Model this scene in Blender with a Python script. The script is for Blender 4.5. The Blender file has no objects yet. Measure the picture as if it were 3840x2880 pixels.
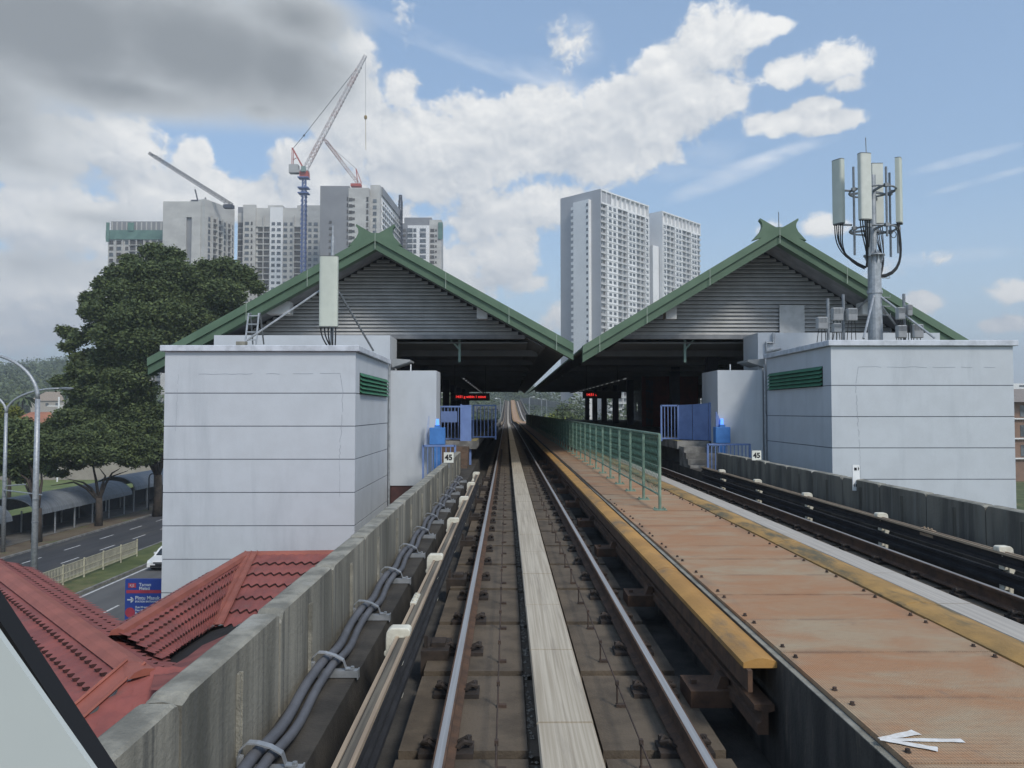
import bpy, bmesh, math, random
import numpy as np
from mathutils import Vector, Matrix
R = math.radians
rnd = random.Random(7)
sc = bpy.context.scene
col = sc.collection

# ------------------------------------------------------------------ camera
F = 2885.0                     # focal length in photo pixels (3840 wide)
CAMZ = 1.953                   # eye height above the rail heads (z = 0)
PITCH, YAW = math.atan(102 / F), math.atan(21 / F)
cd = bpy.data.cameras.new("camera")
cd.sensor_width = 36.0
cd.lens = 36.0 * F / 3840
cd.clip_start = 0.05
cd.clip_end = 6000
cam = bpy.data.objects.new("camera", cd)
col.objects.link(cam)
cam.location = (0, 0, CAMZ)
cam.rotation_euler = (R(90) + PITCH, 0, -YAW)
sc.camera = cam
CM = Matrix.Rotation(-YAW, 3, 'Z') @ Matrix.Rotation(R(90) + PITCH, 3, 'X')

def ray(u, v):
    return CM @ Vector(((u - 1920) / F, (1440 - v) / F, -1.0))
def P(u, v, Y):
    """world point at depth Y seen at photo pixel u, v"""
    d = ray(u, v)
    k = Y / d.y
    return Vector((d.x * k, Y, CAMZ + d.z * k))
def G(u, v, z):
    """world point at height z seen at photo pixel u, v"""
    d = ray(u, v)
    k = (z - CAMZ) / d.z
    return Vector((d.x * k, d.y * k, z))

# ------------------------------------------------------------------ light
SUN = Vector((0.37, -0.60, 0.71)).normalized()
sl = bpy.data.lights.new("sun", 'SUN')
sl.energy = 2.2
sl.angle = R(12)
sl.color = (1.0, 0.95, 0.87)
so = bpy.data.objects.new("sun", sl)
col.objects.link(so)
so.rotation_euler = (-SUN).to_track_quat('-Z', 'Y').to_euler()
so.location = (60, -60, 120)

sc.view_settings.view_transform = 'Standard'
sc.view_settings.look = 'None'
sc.view_settings.exposure = 0.12
sc.view_settings.gamma = 1.0
sc.cycles.max_bounces = 6
sc.cycles.diffuse_bounces = 4
sc.cycles.use_denoising = True

# ------------------------------------------------------------------ tiny node-expression builder
class X:
    tree = None
    def __init__(s, sock): s.s = sock
    def _b(a, op, b=None, c=None, clamp=False):
        n = X.tree.nodes.new("ShaderNodeMath"); n.operation = op; n.use_clamp = clamp
        for i, v in enumerate((a, b, c)):
            if v is None: continue
            if isinstance(v, X): X.tree.links.new(v.s, n.inputs[i])
            else: n.inputs[i].default_value = v
        return X(n.outputs[0])
    def __add__(a, b): return X._b(a, 'ADD', b)
    def __radd__(a, b): return X._b(b, 'ADD', a)
    def __sub__(a, b): return X._b(a, 'SUBTRACT', b)
    def __rsub__(a, b): return X._b(b, 'SUBTRACT', a)
    def __mul__(a, b): return X._b(a, 'MULTIPLY', b)
    def __rmul__(a, b): return X._b(b, 'MULTIPLY', a)
    def __truediv__(a, b): return X._b(a, 'DIVIDE', b)
    def max(a, b): return X._b(a, 'MAXIMUM', b)
    def min(a, b): return X._b(a, 'MINIMUM', b)
    def clamp(a): return X._b(a, 'ADD', 0.0, clamp=True)
    def step(a, lo, hi):
        n = X.tree.nodes.new("ShaderNodeMapRange"); n.interpolation_type = 'SMOOTHSTEP'
        X.tree.links.new(a.s, n.inputs['Value'])
        n.inputs['From Min'].default_value = lo; n.inputs['From Max'].default_value = hi
        return X(n.outputs[0])
def xvec(x, y, z):
    n = X.tree.nodes.new("ShaderNodeCombineXYZ")
    for i, v in enumerate((x, y, z)):
        if isinstance(v, X): X.tree.links.new(v.s, n.inputs[i])
        else: n.inputs[i].default_value = v
    return n.outputs[0]
def xnoise(vec, scale, detail=6, rough=0.55, dist=0.0):
    n = X.tree.nodes.new("ShaderNodeTexNoise")
    n.inputs['Scale'].default_value = scale; n.inputs['Detail'].default_value = detail
    n.inputs['Roughness'].default_value = rough; n.inputs['Distortion'].default_value = dist
    X.tree.links.new(vec, n.inputs['Vector'])
    return X(n.outputs[0])
def xmix(fac, a, b):
    n = X.tree.nodes.new("ShaderNodeMix"); n.data_type = 'RGBA'
    if isinstance(fac, X): X.tree.links.new(fac.s, n.inputs[0])
    else: n.inputs[0].default_value = fac
    for i, v in ((6, a), (7, b)):
        if isinstance(v, bpy.types.NodeSocket): X.tree.links.new(v, n.inputs[i])
        else: n.inputs[i].default_value = (*v, 1)
    return n.outputs[2]

# ------------------------------------------------------------------ sky with clouds (by direction: azimuth / elevation)
w = bpy.data.worlds.new("World"); sc.world = w; w.use_nodes = True
nt = w.node_tree; X.tree = nt
for n in list(nt.nodes): nt.nodes.remove(n)
out = nt.nodes.new("ShaderNodeOutputWorld"); bg = nt.nodes.new("ShaderNodeBackground")
sky = nt.nodes.new("ShaderNodeTexSky"); sky.sky_type = 'NISHITA'; sky.sun_disc = False
sky.sun_elevation = math.asin(SUN.z); sky.sun_rotation = math.atan2(SUN.x, SUN.y)
sky.altitude = 100; sky.air_density = 1.15; sky.dust_density = 0.9; sky.ozone_density = 1.6
tc = nt.nodes.new("ShaderNodeTexCoord")
sep = nt.nodes.new("ShaderNodeSeparateXYZ"); nt.links.new(tc.outputs['Generated'], sep.inputs[0])
dx, dy, dz = (X(sep.outputs[i]) for i in range(3))
az = X._b(dx, 'ARCTAN2', dy) * 57.2958            # degrees east of the track direction
el = X._b(dz, 'ARCSINE') * 57.2958
def ae(x, y):                                     # a sight line noted on the photo -> azimuth, elevation
    d = ray(x * 3840 / 2212, y * 3840 / 2212).normalized()
    return math.degrees(math.atan2(d.x, d.y)), math.degrees(math.asin(d.z))
# cumulus: centre, half sizes (photo notes), strength
CUM = [(60,330,170,95,1.05),(255,320,100,85,1.05),(150,480,280,85,1.0),(120,640,260,110,.9),(415,352,42,55,1.0),(500,432,170,52,.95),
       (370,440,160,80,.9),(665,352,80,60,1.0),(690,420,130,70,.95),(770,120,50,60,1.0),(760,260,95,110,1.1),(862,195,42,50,1.05),
       (880,310,150,95,1.05),(1040,300,180,95,1.05),(1160,250,95,70,1.05),(1250,300,230,100,1.05),(1380,250,130,95,1.05),(1300,215,60,40,.9),
       (1440,160,70,65,1.05),(1500,205,105,60,1.0),(1545,90,75,80,1.1),(1612,72,56,42,1.0),(1665,60,40,22,.85),(1430,330,90,40,.7),
       (1805,138,80,44,1.1),(1698,158,58,32,1.0),(1832,180,48,28,.9),(1765,232,56,24,1.05),(1695,264,72,27,1.0),(1782,264,78,28,1.05),
       (1060,470,95,60,1.0),(1090,560,85,80,.95),(1030,480,50,40,.95),(1190,440,110,60,.8),(990,575,65,42,1.0),(940,390,160,60,.8),(1000,610,60,40,.8),
       (1765,490,55,32,.75),(1660,505,30,26,.6),(1910,575,80,34,.3),(1990,655,45,26,.8),(2190,628,55,30,.9),(2170,700,60,20,.6),
       (800,490,200,70,.6),(1160,610,40,30,.6),(1225,690,60,50,.7),(45,625,60,28,.9),(60,720,80,30,.8),(1240,85,46,50,.20),(1215,130,30,25,.12),(865,40,32,44,.22),(900,760,900,40,.35)]
DARK = [(90,60,420,190,1.15),(420,110,330,165,1.15),(610,150,190,130,1.0),(640,40,160,90,.9),(250,190,330,70,.9),(560,235,100,42,.6),(60,350,230,70,.44),(190,470,170,40,.40),(60,570,210,60,.32),(-300,150,500,260,1.1)]
CIR = [(1590,375,210,26,-.30,.55),(1660,340,180,16,-.16,.35),(2080,345,150,14,-.12,.4),(2120,390,150,10,-.15,.35),(1010,120,330,28,.30,.40),(1250,90,60,70,.2,.25),(1500,350,120,40,-.2,.3),(2000,560,240,20,0,.3),(1180,170,120,50,.2,.3)]
def blobs(a, e, B, K=1.0):
    d = None
    for (x, y, rx, ry, s) in B:
        a0, e0 = ae(x, y); a1, _ = ae(x + rx, y); _, e1 = ae(x, y - ry)
        u = (a - a0) * (1 / (a1 - a0) / K); v = (e - e0) * (1 / (e1 - e0) / K)
        q = s - X._b(u * u + v * v, 'SQRT') * s
        d = q if d is None else X._b(d, 'SMOOTH_MAX', q, .18)
    return d
def cum_field(a, e):
    vec = xvec(a, e * 1.15, 0.0)
    n1 = xnoise(vec, .19, 2.0, .5); n2 = xnoise(vec, .55, 9.0, .60, .35)
    base = blobs(a, e, CUM, 1.30)
    back = (xnoise(xvec(dx * 3, dy * 3, dz * 5), 1.0, 5.0) - .52) * 2.0     # loose cloud over the rest of the sky
    front = dy.step(.45, .75)
    base = base * front + back * (1.0 - front)
    return base + (n1 - .5) * .95, n2
def fine(a, e):
    v_ = xvec(a, e * 1.15, 0.0)
    return (xnoise(v_, .55, 9.0, .60, .35) - .5) * 1.0 + (xnoise(v_, 1.9, 6.0, .62, .6) - .5) * .26
fa, _ = cum_field(az, el); fb, _ = cum_field(az + .8, el + 1.7)
d0, d1 = fine(az, el), fine(az + .25, el + .50)
fld = fa + d0
cum_a = fld.step(.07, .38)
shade = ((fa - fb) * .42 + (d0 - d1) * 1.05 + .58 - (fld - .55).max(0.0) * .26 + (xnoise(xvec(az, el * 1.7, 12.0), .16, 5.0, .55) - .52) * .95).clamp()
dk = blobs(az, el, DARK, 1.25) + (xnoise(xvec(az, el * 1.5, 3.0), .10, 7.0, .5) - .5) * .62
dk_a = dk.step(.0, .50)
dk_core = (dk + (xnoise(xvec(az, el * 1.6, 5.0), .30, 8.0, .6, .3) - .5) * .36).step(.10, .95)
ci = None
for (x, y, rx, ry, sl_, s) in CIR:
    a0, e0 = ae(x, y); a1, _ = ae(x + rx, y); _, e1 = ae(x, y - ry)
    u = (az - a0); v = (el - e0) + u * sl_
    u = u * (1 / (a1 - a0)); v = v * (1 / (e1 - e0))
    q = (1.0 - u * u - v * v).max(0.0) * s
    ci = q if ci is None else ci + q
ci_n = xnoise(xvec(az * .35, el * 1.1 + az * .28, 8.0), .5, 7.0, .6, .5)
ci_a = (ci * (ci_n * 3.4 - 1.0)).clamp() * dy.step(.3, .6)
SKYK = 0.14
sk = nt.nodes.new("ShaderNodeVectorMath"); sk.operation = 'SCALE'; sk.inputs['Scale'].default_value = SKYK
nt.links.new(sky.outputs[0], sk.inputs[0])
hs = nt.nodes.new("ShaderNodeHueSaturation"); hs.inputs['Saturation'].default_value = 1.03; hs.inputs['Value'].default_value = 1.0
nt.links.new(sk.outputs[0], hs.inputs['Color'])
low = (1.0 - el * (1 / 14.0)).clamp()              # whiter air near the horizon
c0 = xmix(low * .55, hs.outputs[0], (.62, .72, .84))
c0 = xmix(.28, c0, (.45, .65, .92))
c1 = xmix(ci_a, c0, (.80, .85, .92))
cumcol = xmix(shade, (.47, .52, .585), (.95, .945, .92))
c2 = xmix(cum_a * .97, c1, cumcol)
dkcol = xmix(dk_core, (.60, .635, .66), (.27, .293, .312))
c3 = xmix(dk_a * dy.step(.2, .5), c2, dkcol)
nt.links.new(c3, bg.inputs[0]); bg.inputs[1].default_value = 1.0
nt.links.new(bg.outputs[0], out.inputs[0])
w.cycles.sampling_method = 'MANUAL'; w.cycles.sample_map_resolution = 512

# ------------------------------------------------------------------ materials
MATS = {}
def mat(name, c, c2=None, rough=.85, scale=3.0, stretch=(1, 1, 1), bump=0.0, bscale=40.0, metal=0.0, c3=None, s3=.6, t3=(.55, .7), st3=None, spec=.35, lo=.35, hi=.65, emit=None, detail=6):
    if name in MATS: return MATS[name]
    m = bpy.data.materials.new(name); m.use_nodes = True; MATS[name] = m
    t = m.node_tree; X.tree = t
    b = t.nodes["Principled BSDF"]
    b.inputs['Roughness'].default_value = rough; b.inputs['Metallic'].default_value = metal
    b.inputs['Specular IOR Level'].default_value = spec
    g = t.nodes.new("ShaderNodeNewGeometry"); mp = t.nodes.new("ShaderNodeMapping")
    mp.inputs['Scale'].default_value = stretch
    t.links.new(g.outputs['Position'], mp.inputs[0])
    if c2 is None: c2 = tuple(x * .82 for x in c)
    n = xnoise(mp.outputs[0], scale, detail, .6)
    cc = xmix(n.step(lo, hi), c2, c)
    if c3 is not None:
        if st3:
            mp3 = t.nodes.new("ShaderNodeMapping"); mp3.inputs['Scale'].default_value = st3; t.links.new(g.outputs['Position'], mp3.inputs[0])
        n3 = xnoise((mp3 if st3 else mp).outputs[0], s3, 8, .65, .3)
        cc = xmix(n3.step(*t3), cc, c3)
    t.links.new(cc, b.inputs['Base Color'])
    if bump:
        nb = xnoise(g.outputs['Position'], bscale, 4, .6)
        bn = t.nodes.new("ShaderNodeBump"); bn.inputs['Strength'].default_value = bump; bn.inputs['Distance'].default_value = .02
        t.links.new(nb.s, bn.inputs['Height']); t.links.new(bn.outputs[0], b.inputs['Normal'])
    if emit:
        b.inputs['Emission Color'].default_value = (*emit[0], 1); b.inputs['Emission Strength'].default_value = emit[1]
    return m

# ------------------------------------------------------------------ mesh builder
OFF = {}
class MB:
    def __init__(s): s.v = []; s.f = []
    def add(s, vs, fs):
        k = len(s.v); s.v += [tuple(p) for p in vs]; s.f += [tuple(i + k for i in f) for f in fs]; return s
    def box(s, x0, x1, y0, y1, z0, z1):
        return s.add([(x0,y0,z0),(x1,y0,z0),(x1,y1,z0),(x0,y1,z0),(x0,y0,z1),(x1,y0,z1),(x1,y1,z1),(x0,y1,z1)],
                     [(0,3,2,1),(4,5,6,7),(0,1,5,4),(1,2,6,5),(2,3,7,6),(3,0,4,7)])
    def obox(s, o, e1, e2, a0, a1, b0, b1, z0, z1):
        q = []
        for z in (z0, z1):
            for a, b in ((a0,b0),(a1,b0),(a1,b1),(a0,b1)):
                q.append((o[0]+e1[0]*a+e2[0]*b, o[1]+e1[1]*a+e2[1]*b, z))
        fs = [(0,3,2,1),(4,5,6,7),(0,1,5,4),(1,2,6,5),(2,3,7,6),(3,0,4,7)]
        return s.add(q, fs)
    def prism(s, pts, d):
        """closed polygon pts (3D) extruded by vector d"""
        n = len(pts); d = Vector(d)
        vs = [Vector(p) for p in pts] + [Vector(p) + d for p in pts]
        return s.add(vs, [tuple(range(n - 1, -1, -1)), tuple(range(n, 2*n))] + [(i, (i+1) % n, n + (i+1) % n, n + i) for i in range(n)])
    def tube(s, pts, r, n=8, cap=True):
        pts = [Vector(p) for p in pts]
        rr = r if isinstance(r, (list, tuple)) else [r] * len(pts)
        k0 = len(s.v); up = None
        for i, p in enumerate(pts):
            t = (pts[min(i+1, len(pts)-1)] - pts[max(i-1, 0)]).normalized()
            if up is None:
                up = t.orthogonal().normalized()
            else:
                up = (up - t * up.dot(t))
                up = up.normalized() if up.length > 1e-6 else t.orthogonal().normalized()
            b = t.cross(up)
            for k in range(n):
                a = 2 * math.pi * k / n
                s.v.append(tuple(p + (up * math.cos(a) + b * math.sin(a)) * rr[i]))
        for i in range(len(pts) - 1):
            for k in range(n):
                a = k0 + i*n + k; b_ = k0 + i*n + (k+1) % n
                s.f.append((a, b_, b_ + n, a + n))
        if cap:
            s.f.append(tuple(k0 + k for k in range(n - 1, -1, -1)))
            s.f.append(tuple(k0 + (len(pts)-1)*n + k for k in range(n)))
        return s
    def bar(s, a, b, w, h=None):
        """square bar between two points"""
        h = h or w
        a, b = Vector(a), Vector(b); t = (b - a).normalized()
        sd = t.cross(Vector((0,0,1)))
        sd = sd.normalized() if sd.length > 1e-4 else Vector((1,0,0))
        up = sd.cross(t).normalized()
        q = [p + sd*i*w/2 + up*j*h/2 for p in (a, b) for i, j in ((-1,-1),(1,-1),(1,1),(-1,1))]
        return s.add(q, [(0,1,2,3),(7,6,5,4),(0,4,5,1),(1,5,6,2),(2,6,7,3),(3,7,4,0)])
    def sweep(s, prof, ys, zf, xf=None, cap=True):
        """profile of (x, z) swept along Y, following the height line zf"""
        n = len(prof); k0 = len(s.v)
        for y in ys:
            for x, z in prof: s.v.append((x + (xf(y) if xf else 0), y, z + zf(y)))
        for i in range(len(ys) - 1):
            for k in range(n):
                a = k0 + i*n + k; b = k0 + i*n + (k+1) % n
                s.f.append((a, b, b + n, a + n))
        if cap:
            s.f.append(tuple(k0 + k for k in range(n - 1, -1, -1)))
            s.f.append(tuple(k0 + (len(ys)-1)*n + k for k in range(n)))
        return s
    def cyl(s, p, r, h, n=12, r2=None):
        p = Vector(p); return s.tube([p, p + Vector((0,0,h))], [r, r2 if r2 is not None else r], n)
    def ball(s, c, r, n=8):
        c = Vector(c); r = r if isinstance(r, (tuple, list)) else (r, r, r)
        k0 = len(s.v)
        for i in range(n + 1):
            th = math.pi * i / n
            for k in range(2*n):
                a = math.pi * k / n
                s.v.append((c.x + r[0]*math.sin(th)*math.cos(a), c.y + r[1]*math.sin(th)*math.sin(a), c.z + r[2]*math.cos(th)))
        for i in range(n):
            for k in range(2*n):
                a = k0 + i*2*n + k; b = k0 + i*2*n + (k+1) % (2*n)
                s.f.append((a, a + 2*n, b + 2*n, b))
        return s
    def build(s, name, m, parent=None, smooth=False, bevel=0.0, **tags):
        off = OFF.get(parent.name, Vector((0,0,0))) if parent else Vector((0,0,0))
        me = bpy.data.meshes.new(name)
        me.from_pydata([(x - off.x, y - off.y, z - off.z) for x, y, z in s.v], [], s.f)
        bm = bmesh.new(); bm.from_mesh(me)
        bmesh.ops.recalc_face_normals(bm, faces=bm.faces)
        if bevel: bmesh.ops.bevel(bm, geom=bm.edges[:], offset=bevel, segments=1, affect='EDGES', clamp_overlap=True)
        bm.to_mesh(me); bm.free()
        if smooth: me.polygons.foreach_set('use_smooth', [True] * len(me.polygons))
        me.materials.append(m)
        o = bpy.data.objects.new(name, me); col.objects.link(o)
        if parent: o.parent = parent
        OFF[o.name] = off
        for k, v in tags.items(): o[k] = v
        return o
def thing(name, label, cat, loc=(0,0,0), group=None):
    o = bpy.data.objects.new(name, None); col.objects.link(o); o.location = loc
    o.empty_display_size = .2
    OFF[o.name] = Vector(loc); o['label'] = label; o['category'] = cat
    if group: o['group'] = group
    return o
def tag(o, label, cat, group=None):
    o['label'] = label; o['category'] = cat
    if group: o['group'] = group
    return o
def dup_tree(o, loc, parent=None):
    c = o.copy(); col.objects.link(c); c.parent = parent
    if parent is None: c.location = loc
    for ch in list(o.children): dup_tree(ch, None, c)
    return c
def text_mesh(s, size, name, m, parent, origin, right, up, depth=.004, align='CENTER', bold=0.0, label=None):
    cu = bpy.data.curves.new(name, 'FONT'); cu.body = s; cu.size = size; cu.align_x = align; cu.align_y = 'CENTER'
    cu.extrude = depth; cu.offset = bold
    tmp = bpy.data.objects.new("lettering_source", cu); col.objects.link(tmp)
    dg = bpy.context.evaluated_depsgraph_get(); dg.update()
    me = bpy.data.meshes.new_from_object(tmp.evaluated_get(dg)); me.name = name
    bpy.data.objects.remove(tmp); bpy.data.curves.remove(cu)
    rt, u = Vector(right).normalized(), Vector(up).normalized(); nn = rt.cross(u)
    Mx = Matrix(((rt.x, u.x, nn.x), (rt.y, u.y, nn.y), (rt.z, u.z, nn.z))).to_4x4()
    off = OFF.get(parent.name, Vector((0,0,0))) if parent else Vector((0,0,0))
    me.transform(Matrix.Translation(Vector(origin) - off) @ Mx)
    me.materials.clear(); me.materials.append(m)
    o = bpy.data.objects.new(name, me); col.objects.link(o); o.parent = parent; OFF[o.name] = off
    return o

# palette
concrete = mat("weathered_concrete", (.31,.295,.245), (.165,.16,.135), rough=.95, scale=4, stretch=(1,1,1), bump=.5, bscale=60, c3=(.36,.35,.31), s3=1.2, t3=(.55,.75))
streaked = mat("streaked_concrete", (.30,.28,.228), (.10,.097,.08), rough=.95, scale=1.0, stretch=(2.4,2.6,.30), bump=.35, bscale=30, c3=(.115,.112,.098), s3=1.0, t3=(.49,.70), st3=(11,12,.35), lo=.30, hi=.66, detail=9)
streak_dark = mat("streaked_dark_concrete", (.205,.19,.155), (.09,.085,.073), rough=.95, scale=1.0, stretch=(2.2,2.2,.3), bump=.3, bscale=30, c3=(.20,.195,.17), s3=1.0, t3=(.54,.72), st3=(9,9,.35), detail=9)
deckmat = mat("brake_dust_concrete", (.134,.107,.078), (.084,.068,.051), rough=.96, scale=3, bump=.4, bscale=50, c3=(.165,.128,.09), s3=.9, t3=(.52,.74))
deckdark = mat("damp_dark_concrete", (.075,.068,.058), (.04,.037,.033), rough=.9, scale=2.5, bump=.4, bscale=40, c3=(.09,.075,.055), s3=1.0, t3=(.55,.75))
ledgemat = mat("mossy_ledge_concrete", (.17,.148,.115), (.08,.074,.062), rough=.96, scale=3.5, bump=.5, bscale=30, c3=(.17,.14,.10), s3=1.3, t3=(.60,.74))
railtop = mat("polished_rail_steel", (.46,.46,.455), (.36,.355,.345), rough=.5, scale=1, stretch=(60,.6,1), metal=.45, spec=.4)
railrust = mat("rusty_rail_steel", (.125,.072,.045), (.075,.048,.034), rough=.9, scale=6, bump=.3)
rustdark = mat("dark_rusted_steel", (.085,.057,.043), (.045,.034,.028), rough=.88, scale=5, bump=.3)
alu = mat("scuffed_aluminium_plate", (.54,.475,.37), (.39,.33,.245), rough=.62, scale=1.0, stretch=(48,.45,1), metal=.12, c3=(.27,.225,.175), s3=1.0, t3=(.52,.78), st3=(9,.5,1), lo=.36, hi=.64, detail=9)
aluw = mat("pale_aluminium_plate", (.47,.435,.38), (.38,.35,.31), rough=.8, scale=1.0, stretch=(30,.5,1), metal=.0)
yellow = mat("worn_yellow_cover", (.47,.255,.075), (.36,.195,.06), rough=.75, scale=2.2, bump=.2, c3=(.17,.13,.085), s3=1.2, t3=(.47,.74), st3=(2.2,.8,1))
yellowmoss = mat("mossy_yellow_cover", (.42,.25,.085), (.29,.18,.068), rough=.85, scale=2.5, bump=.3, c3=(.12,.105,.065), s3=1.6, t3=(.46,.66), st3=(3,.8,1))
plate = None
greyplast = mat("grey_conduit_plastic", (.125,.13,.145), (.095,.10,.112), rough=.6, scale=4)
galv = mat("galvanised_steel", (.42,.44,.46), (.30,.32,.335), rough=.5, scale=8, metal=.45)
galvdark = mat("dull_galvanised_steel", (.25,.27,.29), (.18,.195,.21), rough=.55, scale=8, metal=.35)
insul = mat("cream_insulator_resin", (.70,.67,.56), (.55,.52,.42), rough=.6, scale=9, c3=(.36,.31,.23), s3=5, t3=(.58,.75))
beige = mat("beige_rail_cover", (.40,.31,.215), (.27,.205,.145), rough=.75, scale=1, stretch=(20,.8,1))
blackrail = mat("black_conductor_cover", (.030,.030,.032), (.018,.018,.020), rough=.7, scale=3)
wallpaint = mat("pale_blue_white_paint", (.525,.556,.588), (.495,.523,.552), rough=.9, scale=1.6, bump=.12, bscale=120, c3=(.41,.44,.47), s3=.8, t3=(.50,.80), st3=(1.6,1.6,.22))
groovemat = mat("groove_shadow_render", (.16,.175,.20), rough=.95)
copingmat = mat("pale_coping_paint", (.60,.63,.68), (.45,.475,.51), rough=.9, scale=3.5, c3=(.33,.34,.35), s3=2.0, t3=(.62,.8))
crackmat = mat("fine_crack_line", (.30,.325,.37), rough=.95)
maroon = mat("maroon_base_paint", (.095,.045,.042), (.06,.032,.032), rough=.8, scale=2)
rgreen = mat("green_roof_metal", (.105,.168,.108), (.085,.142,.09), rough=.5, scale=1.2, spec=.4, c3=(.125,.18,.12), s3=.6, t3=(.55,.8))
rgreen2 = mat("green_fascia_metal", (.085,.142,.09), (.072,.12,.076), rough=.55, scale=1.4, spec=.4)
ventgreen = mat("green_vent_metal", (.055,.20,.115), (.04,.15,.088), rough=.6, scale=3)
soffit = mat("grey_soffit_board", (.25,.255,.262), (.18,.185,.195), rough=.9, scale=2)
louvre = mat("grey_louvre_metal", (.44,.44,.43), (.37,.37,.36), rough=.6, scale=2)
louvreback = mat("dark_louvre_backing", (.035,.036,.038), rough=.9)
ceilmat = mat("dark_ceiling_board", (.20,.215,.225), (.165,.178,.186), rough=.95, scale=1.0)
inner = mat("dim_interior_paint", (.16,.165,.17), (.085,.09,.095), rough=.9)
platmat = mat("platform_concrete", (.27,.26,.24), (.12,.115,.105), rough=.92, scale=2, bump=.2)
bluepaint = mat("lavender_blue_paint", (.165,.245,.47), (.135,.205,.41), rough=.6, scale=3)
bluebox = mat("bright_blue_paint", (.075,.23,.56), (.06,.19,.48), rough=.55, scale=4)
fencegreen = mat("faded_green_fence_paint", (.22,.31,.235), (.14,.205,.155), rough=.75, scale=6, c3=(.17,.11,.07), s3=4, t3=(.60,.72))
meshgreen = mat("green_chain_mesh", (.105,.205,.155), (.075,.155,.118), rough=.7, scale=6)
white = mat("white_painted_metal", (.80,.81,.80), (.74,.75,.74), rough=.6)
black = mat("black_rubber", (.012,.012,.013), rough=.7)
darkwire = mat("dark_cable_sheath", (.028,.03,.033), rough=.6)
antpanel = mat("grey_green_antenna_radome", (.53,.56,.49), (.49,.52,.455), rough=.55, scale=3)
antpale = mat("pale_antenna_radome", (.60,.615,.56), (.54,.555,.50), rough=.55, scale=3)
rrugrey = mat("grey_radio_casing", (.42,.43,.43), (.36,.37,.37), rough=.55)
# ------------------------------------------------------------------ height line of the railway
_KY = [(-30,0),(108,0),(130,-.15),(155,-.45),(180,-.55),(205,-.25),(230,.5),(260,1.75),(295,3.4),(330,5.1),(360,6.4),(385,7.15),(405,7.35),(430,7.0),(480,5.5),(640,2)]
def zl(y):
    for (a, za), (b, zb) in zip(_KY, _KY[1:]):
        if y <= b:
            i = _KY.index((a, za))
            m0 = (zb - _KY[max(i-1,0)][1]) / (b - _KY[max(i-1,0)][0])
            m1 = (_KY[min(i+2,len(_KY)-1)][1] - za) / (_KY[min(i+2,len(_KY)-1)][0] - a)
            t = max(0, (y - a) / (b - a)); h = b - a
            return za*(2*t**3-3*t*t+1) + m0*h*(t**3-2*t*t+t) + zb*(-2*t**3+3*t*t) + m1*h*(t**3-t*t)
    return 9.0
def xl(y): return .65 * max(0, (y - 130) / 265) ** 2
NEAR = [-4, 0, 4, 10, 20, 40, 70, 100, 112]
FAR = [112, 125, 140, 155, 170, 185, 200, 215, 230, 245, 260, 280, 300, 325, 350, 375, 387, 400, 412, 425, 450, 475, 500, 560, 640]
ALLY = NEAR[:-1] + FAR
TC = (.376, 4.63)              # centre lines of the two tracks
EDGE = (-1.41, 6.41)           # inner faces of the parapets
GZ = -9.0                      # street level

# deck: bottom slab, side ledges and the hollow trough under the rails
o = MB()
o.sweep([(-1.60,.045),(-1.08,.045),(-1.04,-.42),(1.78,-.42),(1.78,-.40),(3.22,-.40),(3.22,-.42),(6.04,-.42),(6.08,.045),(6.60,.045),(6.60,-1.1),(4.8,-2.2),(.2,-2.2),(-1.60,-1.1)], ALLY, zl, xl)
o.build("railway_deck", deckdark, kind="structure")
ledge = MB()
for x0, x1 in ((-1.409, -1.085), (6.085, 6.409)):
    ledge.sweep([(x0,.05),(x1,.05),(x1,.03),(x0,.03)], NEAR[:-2], lambda y: 0)
ledge.build("deck_ledge", ledgemat, kind="structure")

# concrete track slabs of the near and far track, one every 1.5 m with a dark gap between
def slabs(cx, y0, y1, name):
    b = MB(); y = y0
    while y < y1:
        for x0, x1 in ((cx-1.06, cx-.24), (cx+.24, cx+1.02)):
            b.box(x0, x1, y + .06, y + 1.44, -.405, -.20)
        b.box(cx-.235, cx+.235, y + .06, y + 1.44, -.405, -.235)
        y += 1.5
    b.build(name, deckmat, kind="structure")
slabs(TC[0], 1.9 - 3, 110, "track_slab")
slabs(TC[1], 1.9, 110, "track_slab")
bb = MB()
for c in TC: bb.sweep([(c-1.05,-.405),(c+1.02,-.405),(c+1.02,-.22),(c-1.05,-.22)], FAR, zl, xl)
bb.build("track_slab", deckmat, kind="structure")

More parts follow.
